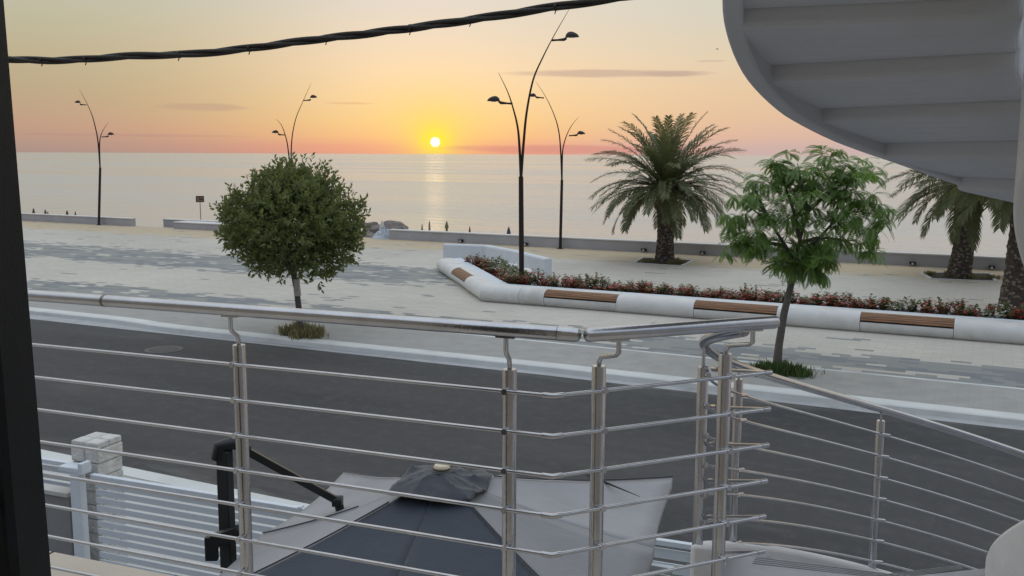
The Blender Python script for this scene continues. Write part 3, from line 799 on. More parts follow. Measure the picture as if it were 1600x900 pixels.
mb = MB(); mb.box((-0.06, 0.03, 1.43), (0.30, 0.16, 0.05)); mb.box((0.10, 0.0, 1.46), (0.05, 0.13, 0.12)); mb.build('roller_bracket', FENCE, gp_, bevel=0.006)
mb = MB(); mb.box((-0.13, -0.01, 0.42), (0.10, 0.08, 0.13)); mb.tube([(-0.15, -0.08, 0.46), (-0.15, 0.0, 0.46)], 0.035, 12); mb.build('lock_case', GALV, gp_, bevel=0.006)
lw = thing('low_wall', 'grey rendered low wall panel framed in white behind the gate post', 'wall', tuple(FP(-0.16, -0.30)), FA)
mb = MB(); mb.box((-1.4, 0.05, 0.70), (2.7, 0.12, 0.80)); mb.build('panel', COURT, lw, bevel=0.006)
mb = MB(); mb.box((-1.4, 0.03, 0.34), (2.7, 0.14, 0.09)); mb.build('bottom_rail', FENCE, lw, bevel=0.004)
mb = MB(); mb.box((-1.4, 0.05, 1.125), (2.7, 0.16, 0.05)); mb.build('coping', APRON, lw, bevel=0.006)

# parasol
pz = thing('cantilever_parasol', 'open square grey cantilever parasol with black arm under the balcony', 'parasol', (-0.48, 6.6, 0.16))
QI = rel((-0.48, 6.6, 0.16))
FLc, FRc, NLc, NRc = Vector((-1.54, 8.44, 1.80)), Vector((1.353, 7.70, 2.02)), Vector((-2.28, 5.55, 1.80)), Vector((0.61, 4.81, 2.02))
APX = Vector((-0.50, 6.62, 2.43))
mids = {'far': (FLc+FRc)/2, 'left': (FLc+NLc)/2, 'right': (FRc+NRc)/2, 'front': (NLc+NRc)/2}
def facet(a, b2_, n=10, sag=0.05):
    """tensioned cloth from apex to the edge a-b2_, slightly hollow"""
    mb_ = MB(); grid = []
    for i in range(n+1):
        u_ = 0.02+0.98*i/n; rowv = []
        for j in range(n+1):
            w_ = j/n
            e_ = a.lerp(b2_, w_); p = APX.lerp(e_, u_)
            p.z -= sag*math.sin(math.pi*w_)*u_*0.9+0.10*math.sin(math.pi*u_)*0.5
            if i == n: p += (APX-p)*0.02*math.sin(math.pi*w_)
            rowv.append(p)
        grid.append(rowv)
    vs = [p for r_ in grid for p in r_]
    mb_.add(vs, [(i*(n+1)+j, i*(n+1)+j+1, (i+1)*(n+1)+j+1, (i+1)*(n+1)+j) for i in range(n) for j in range(n)])
    # hem
    low = [Vector((p.x, p.y, p.z-0.09)) for p in grid[-1]]
    mb_.add(grid[-1]+low, [(j, j+1, n+2+j, n+1+j) for j in range(n)])
    return mb_
M = mids
for a, b2_, m_, lab in ((FLc, M['far'], LITF, None), (M['far'], FRc, LITF, None), (FRc, M['right'], LITF, None), (M['right'], NRc, HALFSHADEF, 'right panel with painted half shade'),
                        (NRc, M['front'], SHADEF, 'front panel with painted shade'), (M['front'], NLc, SHADEF, 'front panel with painted shade'), (NLc, M['left'], LITF, None), (M['left'], FLc, LITF, None)):  # one cloth all round; light and shade of the facets are in the colours
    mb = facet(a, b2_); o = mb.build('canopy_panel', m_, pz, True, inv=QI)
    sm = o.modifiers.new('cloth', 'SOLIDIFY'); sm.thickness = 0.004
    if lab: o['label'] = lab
rng = random.Random(8)
mb = MB(); n = 72; rings = 14
for i in range(rings+1):
    q = i/rings
    for k in range(n):
        th = 2*math.pi*k/n
        # square vent cap, its corners over the hips of the canopy
        c4, s4 = abs(math.cos(th-R(211))), abs(math.sin(th-R(211)))
        sq_ = 0.48/(c4+s4)*(1-0.10*max(c4, s4)**8)
        r_ = 0.05+(sq_-0.05)*q
        wr = 0.020*(1-abs(math.sin(th*3.0+0.8*math.sin(q*5))))**3+0.016*(1-abs(math.sin(th*5.5+1.3-q*2)))**3-0.010*abs(math.sin(th*2-q*5))
        slp = 0.25+0.12*min(c4, s4)/max(c4, s4)
        rise = 0.030-slp*r_-0.008*q**5
        mb.v.append((APX.x+r_*math.cos(th), APX.y+r_*math.sin(th), APX.z+rise+wr*(0.3+q)))
for i in range(rings):
    for k in range(n):
        k2 = (k+1) % n
        mb.f.append((i*n+k, i*n+k2, (i+1)*n+k2, (i+1)*n+k)); mb.m.append(0)
o = mb.build('vent_cap', VENTF, pz, True, inv=QI); sm = o.modifiers.new('cloth', 'SOLIDIFY'); sm.thickness = 0.004
mb = MB(); mb.lathe([(0.075, 0.02), (0.08, 0.045), (0.06, 0.06), (0.06, 0.065)], tuple(APX-Vector((0, 0, 0.035))), 20); fi = mb.build('finial_base', BLACK, pz, True, inv=QI)
mb = MB(); mb.lathe([(0.056, 0.064), (0.060, 0.075), (0.052, 0.090), (0.03, 0.098), (0.004, 0.101)], tuple(APX-Vector((0, 0, 0.035))), 20); mb.build('finial_knob', IVORY, fi, True, inv=QI)
PT = at(346, 703, 6.75); PBm = Vector((PT.x+0.02, PT.y, 0.16))
mb = MB(); mb.box((PBm.x, PBm.y, (0.16+PT.z)/2), (0.10, 0.075, PT.z-0.16), FA); mb.build('mast', BLACK, pz, bevel=0.008, inv=QI)
AE = at(528, 783, 7.05)
mb = MB(); tp = Vector((PT.x, PT.y, PT.z+0.01)); dr = (AE-tp); dr.z = 0; dr.normalize()
mb.tube([tp-Vector((0.03, 0, 0.08)), tp+Vector((-0.01, 0, 0.012)), tp+dr*0.08+Vector((0, 0, 0.035)), tp+dr*0.16+Vector((0, 0, 0.0)), tp+dr*0.20-Vector((0, 0, 0.03))], [0.05, 0.055, 0.05, 0.042, 0.03], 12); mb.build('top_joint', BLACK, pz, True, inv=QI)
mb = MB(); mb.bar(tp+dr*0.12+Vector((0, 0, 0.005)), AE, 0.05, 0.055); mb.build('arm', BLACK, pz, bevel=0.006, inv=QI)
mb = MB(); mb.tube([AE+Vector((-0.04, 0, 0.0)), AE+Vector((0.035, 0.0, 0.0))], 0.045, 12); mb.tube([AE, AE+Vector((0.02, 0, -0.09))], 0.035, 10); mb.build('arm_end_joint', BLACK, pz, True, inv=QI)
mb = MB(); mc = at(352, 855, 6.62)
mb.bar(mc+Vector((-0.10, 0, -0.10)), mc+Vector((-0.10, 0, 0.08)), 0.09, 0.05); mb.bar(mc+Vector((-0.10, 0, 0.04)), mc+Vector((0.15, 0.05, 0.12)), 0.06, 0.10); mb.bar(mc+Vector((0.10, -0.03, 0.13)), mc+Vector((0.16, -0.03, 0.15)), 0.05, 0.05)
mb.build('crank_bracket', BLACK, pz, bevel=0.008, inv=QI)
mb = MB(); mb.tube([PBm+Vector((0.02, 0.1, -0.0)), PBm+Vector((0.75, 0.3, 0.0))], 0.03, 8); mb.box((PBm.x, PBm.y, 0.20), (0.9, 0.9, 0.07), FA); mb.build('foot_plate', BLACK, pz, bevel=0.01, inv=QI)
# piping seam on the left and black rib end on the far right panel
for a, b2_ in ((APX, NLc), (APX, NRc), (APX, FLc), (APX, FRc)):
    mb = MB(); mb.tube([a.lerp(b2_, q)+Vector((0, 0, 0.012-0.05*math.sin(math.pi*(0.02+q*0.98)))) for q in [0.2+0.8*i/10 for i in range(11)]], 0.006, 6)
    mb.build('hip_piping', VENTF, pz, True, inv=QI)
mb = MB()
for a, b2_ in ((M['left'], 0.5), ):
    mb.tube([APX.lerp(a, q)+Vector((0, 0, 0.010-0.05*math.sin(math.pi*q)-0.0)) for q in [0.45+0.55*i/8 for i in range(9)]], 0.005, 6)
mb.build('rib_seam', VENTF, pz, True, inv=QI)
mb = MB(); w0, w1 = at(915, 741, 7.55), at(1000, 776, 6.95)
mb.tube([w0, w0.lerp(w1, 0.12), w0.lerp(w1, 0.3), w1], [0.006, 0.016, 0.011, 0.002], 8); mb.build('rib_end', BLACK, pz, True, inv=QI)

# ------------------------------------------------------------------ SEA WALL AND ITS FITTINGS
def seawall(label, s0, s1, t_, h_, w_=0.42, name='sea_wall'):
    loc = W(s0, t_, PZ)
    root = thing(name, label, 'wall', tuple(loc), ROADROT)
    mb = MB(); mb.box(((s1-s0)/2, w_/2, (h_-0.06)/2-0.05), (s1-s0, w_-0.05, h_-0.06+0.1)); mb.build('wall_body', SEAWALL, root, bevel=0.01)
    mb = MB(); mb.box(((s1-s0)/2, w_/2, h_-0.03), (s1-s0+0.02, w_+0.02, 0.06)); mb.build('coping', SEACAP, root, bevel=0.012)
    return root
seawall('long low grey sea wall with pale coping running behind the palms', -28.7, 60, 43.2, 0.54)
seawall('low grey sea wall at the far left around the lamp foot', -120, -47.95, 43.15, 0.50)
seawall('short grey wall behind the sign, set back beyond the promenade edge', -46.3, -41.5, 44.2, 0.46, 0.5)
seawall('short pale topped wall left of the round tree', -44.2, -38.8, 43.0, 0.42, 1.1)

spots = [(695, 381), (800, 386), (974, 400), (1077, 403), (1420, 421), (1550, 424)]
base_spot = None
labs = ['small black wall spotlight above the left end of the white planter wall', 'small black wall spotlight just left of the tall bed lamp', 'small black wall spotlight between the lamp and the first palm',
        'small black wall spotlight just right of the first palm', 'small black wall spotlight behind the fern-leaved tree at right', 'small black wall spotlight between the two right-hand palms']
for (a, b2_), lb in zip(spots, labs):
    p = gp(a, b2_, PZ+0.10); s_, t_ = ST(p.x, p.y); loc = W(s_, 43.10, PZ+0.10)
    if base_spot is None:
        r_ = base_spot = thing('wall_spotlight', lb, 'spotlight', tuple(loc), ROADROT, 'spotlights along the sea wall')
        mb = MB(); mb.box((0, 0.02, 0.03), (0.24, 0.14, 0.11)); mb.box((0, -0.08, 0.09), (0.26, 0.08, 0.02)); mb.build('housing', BLACK, r_, bevel=0.02)
        mb = MB(); mb.tube([(0.0, -0.055, 0.02), (0.0, -0.075, 0.012)], 0.05, 12); mb.build('lens', LENSW, r_, True)
    else:
        r_ = dup(base_spot); r_.location = loc; r_['label'] = lb

# ------------------------------------------------------------------ STREET LAMPS
def lamp(label, base_px, tall, short, split, heads, t_fix=None):
    """pixel outlines of the photo turned to metres in a vertical plane facing the balcony"""
    if t_fix is None: bp = gp(base_px[0], base_px[1], PZ)
    else: bp = W(t_fix[0], t_fix[1], PZ)
    Y = bp.y
    root = thing('street_lamp', label, 'street lamp', tuple(bp), 0, 'double armed street lamps on the promenade')
    I = rel(tuple(bp))
    sp0 = at(split[0], split[1], Y); ax = Vector((0, 0, 1))
    sc = (sp0-bp).length/3.9
    r0 = 0.085*max(0.85, min(1.0, sc))
    mb = MB(); mb.tube([bp-Vector((0, 0, 0.05)), bp.lerp(sp0, 0.5), sp0], [r0, r0, r0*0.92], 14)
    mb.tube([bp, bp+Vector((0, 0, 0.02))], 0.17, 16)
    mb.build('pole', LAMPMAT, root, True, inv=I)
    for path, off in ((tall, 0.03), (short, -0.03)):
        pts = [sp0-(sp0-bp)*0.02]+[at(a, b2_, Y) for a, b2_ in path]
        # smooth the polyline
        dn = []
        for i in range(len(pts)-1):
            p0 = pts[max(i-1, 0)]; p1 = pts[i]; p2 = pts[i+1]; p3 = pts[min(i+2, len(pts)-1)]
            for j in range(6):
                q = j/6
                dn.append(0.5*(2*p1+(p2-p0)*q+(2*p0-5*p1+4*p2-p3)*q*q+(-p0+3*p1-3*p2+p3)*q**3))
        dn.append(pts[-1])
        rr = [r0*0.58*(1-0.88*(i/(len(dn)-1))**1.2) for i in range(len(dn))]
        mb = MB(); mb.tube(dn, rr, 10); mb.build('stem', LAMPMAT, root, True, inv=I)
    for (jx, jy), (tx, ty) in heads:
        j, tpt = at(jx, jy, Y), at(tx, ty, Y)
        dv = tpt-j; sg = 1 if dv.x > 0 else -1; ln = abs(dv.x)
        hs = ln*0.36
        mb = MB(); mb.tube([j, j+Vector((sg*ln*0.22, 0, 0.01)), j+Vector((sg*ln*0.46, 0, ln*0.03)), j+Vector((sg*ln*0.55, 0, ln*0.08))], [0.035, 0.03, 0.05, 0.04], 10)
        mb.build('arm', LAMPMAT, root, True, inv=I)
        # shell: half of a flattened egg, open side down
        mb = MB(); nu, nv = 12, 8; o = 0
        cx_ = j.x+sg*ln*0.76; zz0 = tpt.z-0.02
        for iu in range(nu+1):
            uu = -1+2*iu/nu
            wdt = math.sqrt(max(0.0, 1-uu*uu))
            tip = 1-0.25*max(0, uu)
            for iv in range(nv+1):
                ph = math.pi*iv/nv
                mb.v.append((cx_+sg*uu*ln*0.27, Y+math.cos(ph)*wdt*ln*0.17*tip, zz0+math.sin(ph)*wdt*ln*0.20*(1-0.25*uu)-0.10*ln*(uu<-0.4)*(-uu-0.4)*0.6))
        for iu in range(nu):
            for iv in range(nv):
                a = iu*(nv+1)+iv
                mb.f.append((a, a+1, a+nv+2, a+nv+1)); mb.m.append(0)
        for iu in range(nu):   # underside
            a = iu*(nv+1)
            mb.f.append((a, a+nv+1, a+nv+1+nv, a+nv)); mb.m.append(0)
        mb.build('lamp_head', LAMPMAT, root, True, inv=I)
        mb = MB(); mb.tube([(cx_, Y, zz0-0.001), (cx_, Y, zz0-0.02)], ln*0.10, 12); mb.build('lamp_glass', LENS, root, True, inv=I)

lamp('tallest dark double armed street lamp rising from the flower bed', (812, 448), [(818, 225), (823, 175), (833, 125), (848, 90), (866, 55), (889, 15)], [(812, 235), (809, 200), (802, 170), (793, 143), (779, 114)], (814, 276),
     [((862, 63), (904, 57)), ((801, 162), (762, 157))], (-13.3, 27.75))
lamp('dark double armed street lamp by the sea wall between bed lamp and palm', (876, 392), [(876, 235), (873, 205), (866, 180), (853, 152), (837, 127)], [(878.5, 250), (880, 230), (886, 210), (894, 195), (904, 183)], (878, 281),
     [((850, 153), (826, 150)), ((889, 212), (914, 209))], (-18.5, 42.95))
lamp('dark double armed street lamp partly hidden behind the round tree', (462, 367), [(455, 240), (457, 210), (463, 183), (474, 157), (486, 130)], [(451, 240), (448, 220), (443, 203), (438, 193), (431, 186)], (456, 285),
     [((474, 157), (495, 152)), ((446, 211), (425, 207))], (-35.05, 42.9))
lamp('dark double armed street lamp standing at the far left by the wall', (163, 352), [(153, 220), (148, 195), (143, 178), (135, 160), (124, 140)], [(155.5, 235), (156, 220), (158, 210), (162, 202), (169, 191)], (156.5, 262),
     [((135, 164), (117, 160)), ((159, 214), (178, 210))], (-50.45, 42.85))

# ------------------------------------------------------------------ BEACH THINGS SEEN OVER THE WALL
UW = simple('white_parasol_cloth', (0.66, 0.64, 0.60, 1), 0.8); UB = simple('blue_parasol_cloth', (0.05, 0.06, 0.12, 1), 0.8)
UG = simple('green_parasol_cloth', (0.24, 0.22, 0.10, 1), 0.8); UD = simple('dark_parasol_cloth', (0.10, 0.075, 0.065, 1), 0.8)
UP_ = simple('mauve_parasol_cloth', (0.30, 0.22, 0.22, 1), 0.8)
def beach_parasol(px, ptop, label, m, w=0.24, t_=50.5, lump=None, drop=0.34):
    p0 = at(px, ptop, 60.0); dirv = (p0-Vector((0, 0, EYE)))
    # slide along the view ray to the row of parasols
    s0, t0 = ST(dirv.x, dirv.y); k = t_/t0
    tip = Vector((0, 0, EYE))+dirv*k
    zg = -1.2
    root = thing('beach_parasol', label, 'beach parasol', (tip.x, tip.y, zg), 0, 'closed parasols on the beach')
    H_ = tip.z-zg
    mb = MB(); mb.tube([(0, 0, -0.1), (0, 0, H_)], 0.022, 8); mb.build('pole', GALV, root, True)
    top = H_-0.02
    mb = MB()
    if lump == 'low': pr = [(0.04, top-1.35), (0.17, top-1.22), (0.15, top-1.12), (0.07, top-0.95), (0.06, top-0.2), (0.02, top)]
    elif lump == 'ends': pr = [(0.04, top-1.45), (0.14, top-1.3), (0.07, top-1.1), (0.07, top-0.5), (0.13, top-0.36), (0.07, top-0.14), (0.02, top)]
    else: pr = [(w*0.55, top-1.45), (w, top-1.3), (w*0.9, top-0.9), (w*0.55, top-0.45), (w*0.3, top-0.15), (0.02, top)]
    nn = 14; mb.lathe(pr, (0, 0, 0), nn)
    for i, v_ in enumerate(mb.v):                       # folds of the furled cloth
        k_ = 1.0 if (i % nn) % 2 else 0.80
        mb.v[i] = (v_[0]*k_, v_[1]*k_, v_[2])
    mb.build('furled_cloth', m, root, True)
for a in [(52, 325, 'dark furled beach parasol, leftmost of those over the far left wall', UD), (70.5, 327, 'furled beach parasol, left one of a close pair over the far left wall', UD),
          (74.5, 330, 'short furled beach parasol, right one of a close pair over the far left wall', UD, 0.16), (104.5, 328, 'furled beach parasol in the middle over the far left wall', UD),
          (117.5, 330, 'thin furled beach parasol just left of the far left lamp', UD, 0.17), (154, 331, 'small furled beach parasol right against the far left lamp pole', UD, 0.17),
          (597, 344, 'white furled beach parasol standing in front of the dark rocks', UW, 0.30, 45.4), (659.5, 350, 'thin mauve furled beach parasol just right of the rocks', UP_, 0.14),
          (671, 345, 'mauve furled beach parasol bulging at its lower end', UP_, 0.15, 50.5, 'low'), (698, 345, 'olive furled beach parasol with two bulges in the sun path', UG, 0.2, 50.5, 'ends'),
          (734, 353.5, 'thin dark furled beach parasol right of the olive one', UD, 0.15), (795, 354, 'broad navy blue furled beach parasol left of the tall lamp', UB, 0.26)]:
    beach_parasol(*a)
def rock(px, py, size, seed, label, sq=(1, 0.9, 0.75), t_=47.5):
    rg = random.Random(seed); p = gp(px, py, -0.6); s_, t0 = ST(p.x, p.y)
    dirv = at(px, py, 60.0)-Vector((0, 0, EYE)); s0, t0 = ST(dirv.x, dirv.y); k = t_/t0; c_ = Vector((0, 0, EYE))+dirv*k
    root = thing('rock', label, 'rock', (c_.x, c_.y, c_.z), rg.uniform(0, 3), 'boulders at the beach opening')
    ph = [(rg.uniform(0, 6), rg.uniform(0, 6), rg.uniform(0, 6)) for _ in range(9)]
    size *= 1.05; mb = MB(); nu, nv = 28, 18
    cuts = []
    for _ in range(13):
        nrm = Vector((rg.gauss(0, 1), rg.gauss(0, 1), rg.gauss(0, 1))).normalized(); cuts.append((nrm, rg.uniform(0.46, 0.78)))
    for i in range(nv+1):
        for j in range(nu):
            th, f = 2*math.pi*j/nu, math.pi*i/nv
            q = Vector((math.sin(f)*math.cos(th), math.sin(f)*math.sin(th), math.cos(f)))
            for nrm, dd in cuts:
                e = q.dot(nrm)-dd
                if e > 0: q -= nrm*e
            q *= 1+0.04*math.sin(6*q.x+ph[0][0])+0.04*math.sin(9*q.y+ph[1][0])+0.03*math.sin(13*q.z+ph[2][0])+rg.uniform(-0.012, 0.012)
            mb.v.append((q.x*size*sq[0], q.y*size*sq[1], q.z*size*sq[2]))
    for i in range(nv):
        for j in range(nu):
            j2 = (j+1) % nu
            mb.f.append((i*nu+j, (i+1)*nu+j, (i+1)*nu+j2, i*nu+j2)); mb.m.append(0)
    mb.build('stone', DARKROCK, root)
rock(577, 357, 0.75, 1, 'grey flat topped boulder behind the round tree edge')
rock(590, 364, 0.95, 2, 'dark brown boulder left of the white furled parasol')
rock(615, 360, 0.85, 3, 'brown boulder right of the white furled parasol', (1.1, 0.9, 0.7))
rock(625, 363, 0.75, 4, 'reddish brown boulder above the wall end', (1.3, 1, 0.6))
rock(641, 367, 0.55, 5, 'small dark boulder at the right end of the rock pile', (1.5, 1, 0.5))
rock(570, 369, 0.7, 6, 'low dark boulder half hidden by the round tree', (1.4, 1, 0.6), 46.5)
rock(583, 372, 0.45, 7, 'small grey boulder beside the white and blue heap', (1.4, 1, 0.7), 45.6)
rng = random.Random(12); p = gp(599, 374, PZ)
tp_ = thing('tarpaulin_heap', 'crumpled white and blue tarpaulin heap at the wall end', 'tarpaulin', (p.x, p.y+0.6, PZ-0.1))
mb = MB(); n = 18
for i in range(9):
    for k in range(n):
        th = 2*math.pi*k/n; q = i/8
        mb.v.append(((0.85*q+rng.uniform(-0.06, 0.06))*math.cos(th), (0.6*q+rng.uniform(-0.05, 0.05))*math.sin(th), 0.62*(1-q**1.6)*(1+rng.uniform(-0.25, 0.25))))
for i in range(8):
    for k in range(n):
        k2 = (k+1) % n; mb.f.append((i*n+k, (i+1)*n+k, (i+1)*n+k2, i*n+k2)); mb.m.append(0)
mb.build('folded_cloth', TARP, tp_)
sg_ = gp(314, 350, PZ); dirv = at(314, 350, 60)-Vector((0, 0, EYE)); s0, t0 = ST(dirv.x, dirv.y); c_ = Vector((0, 0, EYE))+dirv*(45.6/t0)
sn = thing('beach_sign', 'small dark notice sign on a thin pole beyond the short walls', 'sign', (c_.x, c_.y, -0.4), R(18))
zt = at(313, 311, c_.y).z+0.4
mb = MB(); mb.tube([(0, 0, 0), (0, 0, zt)], 0.03, 10); mb.build('pole', GALV, sn, True)
mb = MB(); mb.box((0, -0.04, zt), (0.50, 0.03, 0.40)); pn = mb.build('panel', SIGNBROWN, sn, bevel=0.01)
mb = MB()
for q in ((-0.12, 0.03, 0.1, 0.12), (0.10, 0.06, 0.12, 0.07), (0.0, -0.11, 0.34, 0.04)):
    mb.box((q[0], -0.0575, zt+q[1]), (q[2], 0.003, q[3]))
mb.build('notice_mark', SIGNMARK, pn)

# birds
def bird(px, py, Y, label, sc, roll):
    c_ = at(px, py, Y); r_ = thing('bird', label, 'bird', tuple(c_), R(roll))
    mb = MB()
    mb.tube([(-0.20*sc, 0, 0), (-0.10*sc, 0, 0.01*sc), (0.05*sc, 0, 0.015*sc), (0.16*sc, 0, 0.02*sc), (0.20*sc, 0, 0.02*sc)], [0.012*sc, 0.05*sc, 0.06*sc, 0.035*sc, 0.008*sc], 8)
    for sg in (-1, 1):
        a = Vector((0.06*sc, 0, 0.03*sc)); bq = Vector((0.02*sc, sg*0.22*sc, 0.14*sc)); e_ = Vector((-0.10*sc, sg*0.46*sc, 0.08*sc))
        w_ = Vector((-0.13*sc, 0, 0.0)); th = Vector((0, 0, 0.012*sc))
        mb.add([a, bq, bq+w_, a+w_, a+th, bq+th, bq+w_+th, a+w_+th], ((0, 1, 2, 3), (7, 6, 5, 4), (0, 4, 5, 1), (2, 6, 7, 3)))
        mb.add([bq, e_, bq+w_, bq+th, e_+th*0.3, bq+w_+th], ((0, 1, 2), (5, 4, 3), (0, 3, 4, 1), (1, 4, 5, 2)))
    mb.add([(-0.18*sc, 0.02*sc, 0), (-0.18*sc, -0.02*sc, 0), (-0.30*sc, -0.06*sc, 0), (-0.30*sc, 0.06*sc, 0), (-0.18*sc, 0.02*sc, 0.012*sc), (-0.18*sc, -0.02*sc, 0.012*sc), (-0.30*sc, -0.06*sc, 0.008*sc), (-0.30*sc, 0.06*sc, 0.008*sc)],
           ((3, 2, 1, 0), (4, 5, 6, 7), (0, 1, 5, 4), (1, 2, 6, 5), (2, 3, 7, 6), (3, 0, 4, 7)))
    mb.build('body', BIRD, r_)
bird(1121, 77, 160, 'tiny dark bird gliding high left of the stair underside', 0.9, 20)
bird(1373, 255, 60, 'small dark bird flying above the fern-leaved tree', 0.5, 70)

# ------------------------------------------------------------------ PLANTER BENCH
pb0 = W(-14, 26.4, PZ)
plant = thing('planter_bench', 'long white rounded concrete planter bench with wooden seat insets around the flower bed', 'planter bench', tuple(pb0), ROADROT)
def SP(s_, t_): return Vector((s_-(-14), t_-26.4, 0))           # local frame of the planter
prof = []
BW, BH = 0.62, 0.50
for i in range(15):                                              # bulging front from foot to top
    f = -0.5*math.pi*0.55+ (0.5*math.pi*0.55+0.5*math.pi)*i/14
    prof.append((0.30*math.cos(f)-0.30, 0.23+0.27*math.sin(f)))
prof = [(p[0], max(0.0, p[1])) for p in prof]
fx = prof[0][0]
front = [(fx-0.06, -0.02)]+prof
body = [(q, z_) for q, z_ in front]+[(-BW, BH), (-BW, -0.02)]
# path A runs from the sea-side end to the corner, path B along the road; bench front faces right of travel
pA0, pA1, pB1 = Vector((-19.3, 32.35)), Vector((-13.95, 26.05)), Vector((9.0, 26.05))
def seg_points(a, b2_): return [SP(a.x, a.y), SP(b2_.x, b2_.y)]
def lerp2(a, b2_, q): return a.lerp(b2_, q)
dirA = (pA1-pA0).normalized(); dirB = (pB1-pA1).normalized()
def onA(q): return pA0+dirA*q
def onB(q): return pA1+dirB*q
LA = (pA1-pA0).length
def benchseg(pts, name='bench_segment', m=BENCHWHITE, pr=body, bev=0.0):
    mb_ = MB(); mb_.sweep([SP(p.x, p.y) for p in pts], pr)
    return mb_.build(name, m, plant, True, bevel=bev)
# wooden inset: slats on the upper front, concrete foot below
def inset(a, b2_):
    low = [p for p in body if True]
    inner = [(q-0.025 if z_ > 0.24 and q > -BW+0.02 else q, z_-(0.02 if z_ > 0.45 else 0)) for q, z_ in body]
    benchseg([a, b2_], 'bench_segment', BENCHWHITE, body if False else [(q-0.02 if z_ < 0.1 else q-0.008, z_) for q, z_ in front if z_ < 0.28]+[(-0.345, 0.28), (-0.345, BH), (-BW, BH), (-BW, -0.02)])
    sb = [(q-0.018, min(z_-0.012, 0.485)) for q, z_ in prof if z_ > 0.285]
    mb_ = MB(); mb_.sweep([SP(a.x, a.y), SP(b2_.x, b2_.y)], sb+[(-0.31, 0.485), (-0.33, 0.285)], 0)
    seat = mb_.build('wooden_seat', GAP, plant, True)
    mb_ = MB(); arc = [(q, z_) for q, z_ in prof if z_ > 0.285]
    # even slats along the curve and over the top
    path = arc+[(-0.34, BH)]
    cum = [0.0]
    for i in range(1, len(path)): cum.append(cum[-1]+math.dist(path[i-1], path[i]))
    def pt(l_):
        for i in range(1, len(path)):
            if l_ <= cum[i]:
                q = (l_-cum[i-1])/(cum[i]-cum[i-1]); return (path[i-1][0]+(path[i][0]-path[i-1][0])*q, path[i-1][1]+(path[i][1]-path[i-1][1])*q)
        return path[-1]
    ns = 6; w_ = cum[-1]/ns
    for i in range(ns):
        l0, l1 = i*w_+0.006, (i+1)*w_-0.006
        p0, pm, p1 = pt(l0), pt((l0+l1)/2), pt(l1)
        nx, nz = (p1[1]-p0[1]), -(p1[0]-p0[0]); ln = math.hypot(nx, nz); nx, nz = nx/ln*0.022, nz/ln*0.022
        mb_.sweep([SP(a.x, a.y), SP(b2_.x, b2_.y)], [p0, pm, p1, (p1[0]-nx, p1[1]-nz), (p0[0]-nx, p0[1]-nz)])
    mb_.build('slats', WOOD, seat, True)
g = 0.012
a0, a1 = LA*0.40, LA*0.70
benchseg([onA(0.25), onA(a0-g)]); inset(onA(a0), onA(a1)); 
bl = [(-11.75, -9.44), (-7.12, -4.84), (-2.68, -0.46), (4.0, 6.3)]
benchseg([onA(a1+g), onA(LA-1.1)]); benchseg([onA(LA-1.1+0.004), pA1, onB(1.35)])
cuts = [1.36]
cur = onB(1.36)
for s0, s1 in bl:
    benchseg([cur, Vector((s0-g, cur.y))]); inset(Vector((s0, cur.y)), Vector((s1, cur.y))); cur = Vector((s1+g, cur.y))
benchseg([cur, pB1])
# rounded end cap of arm A
mb = MB(); n = 10; o_ = len(mb.v)
for i in range(n+1):
    th = math.pi*i/n
    k = math.sin(th*0.5)
    for q, z_ in body:
        pass
cap_prof = [p for p in front]
mb.v = []; mb.f = []
cen = onA(0.25); nA = Vector((dirA.y, -dirA.x))                     # right of travel = bench front
for i in range(n+1):
    al = 0.5*math.pi*i/n
    for q, z_ in front+[(-BW, BH)]:
        dist = q+BW                                                   # distance from the rear edge
        c2 = cen-nA*BW
        p2 = c2+nA*dist*math.cos(al)-dirA*dist*0.75*math.sin(al)
        v3 = SP(p2.x, p2.y); mb.v.append((v3.x, v3.y, z_))
m_ = len(front)+1
for i in range(n):
    for j in range(m_-1):
        mb.f.append((i*m_+j, i*m_+j+1, (i+1)*m_+j+1, (i+1)*m_+j)); mb.m.append(0)
mb.build('end_cap', BENCHWHITE, plant, True)
# pale flat rim behind the bench, lower inside
rim = [(-BW-0.004, 0.0), (-BW-0.004, 0.475), (-BW-0.42, 0.475), (-BW-0.42, 0.0)]
mb = MB(); mb.sweep([SP(p.x, p.y) for p in (onA(-0.05), pA1, pB1)], rim); mb.build('rim', RIMWHITE, plant, bevel=0.01)
# back rim of the triangular bed and second bench arm
bk = [(-18.75, 32.15), (-17.6, 33.0), (-16.0, 32.5), (-15.35, 31.2)]
mb = MB(); mb.sweep([SP(*q) for q in reversed(bk)], [(-0.20, 0.0), (0.20, 0.0), (0.20, 0.43), (-0.20, 0.43)]); mb.build('back_rim', RIMWHITE, plant, bevel=0.01)
mb = MB(); s2 = [Vector((-14.75, 31.1)), Vector((-14.0, 29.95)), Vector((-13.15, 28.65))]
pr2 = [(0.30+0.32*math.cos(f), 0.24+0.26*math.sin(f)) for f in [math.pi*i/10 for i in range(-1, 12)]]
pr2 = [(q-0.3, max(0, z_)) for q, z_ in pr2]
mb.sweep([SP(p.x, p.y) for p in s2], [(0.34, -0.02)]+pr2+[(-0.34, -0.02)]); mb.build('rear_bench_segment', BENCHWHITE, plant, True)
mb = MB()
n = 10
c2 = s2[0]; dv = (s2[1]-s2[0]).normalized()
nn_ = Vector((dv.y, -dv.x))
for i in range(n+1):
    for j in range(9):
        f = math.pi*j/8; al = math.pi*i/n
        rr = 0.32*math.sin(al)
        p2 = c2+nn_*0.32*math.cos(al)*1.0-dv*0.32*math.sin(al)*math.sin(f*0.5+0.0)
        v3 = SP(p2.x, p2.y); mb.v.append((v3.x, v3.y, 0.0+0.5*math.sin(al)*math.cos(f*0.5)))
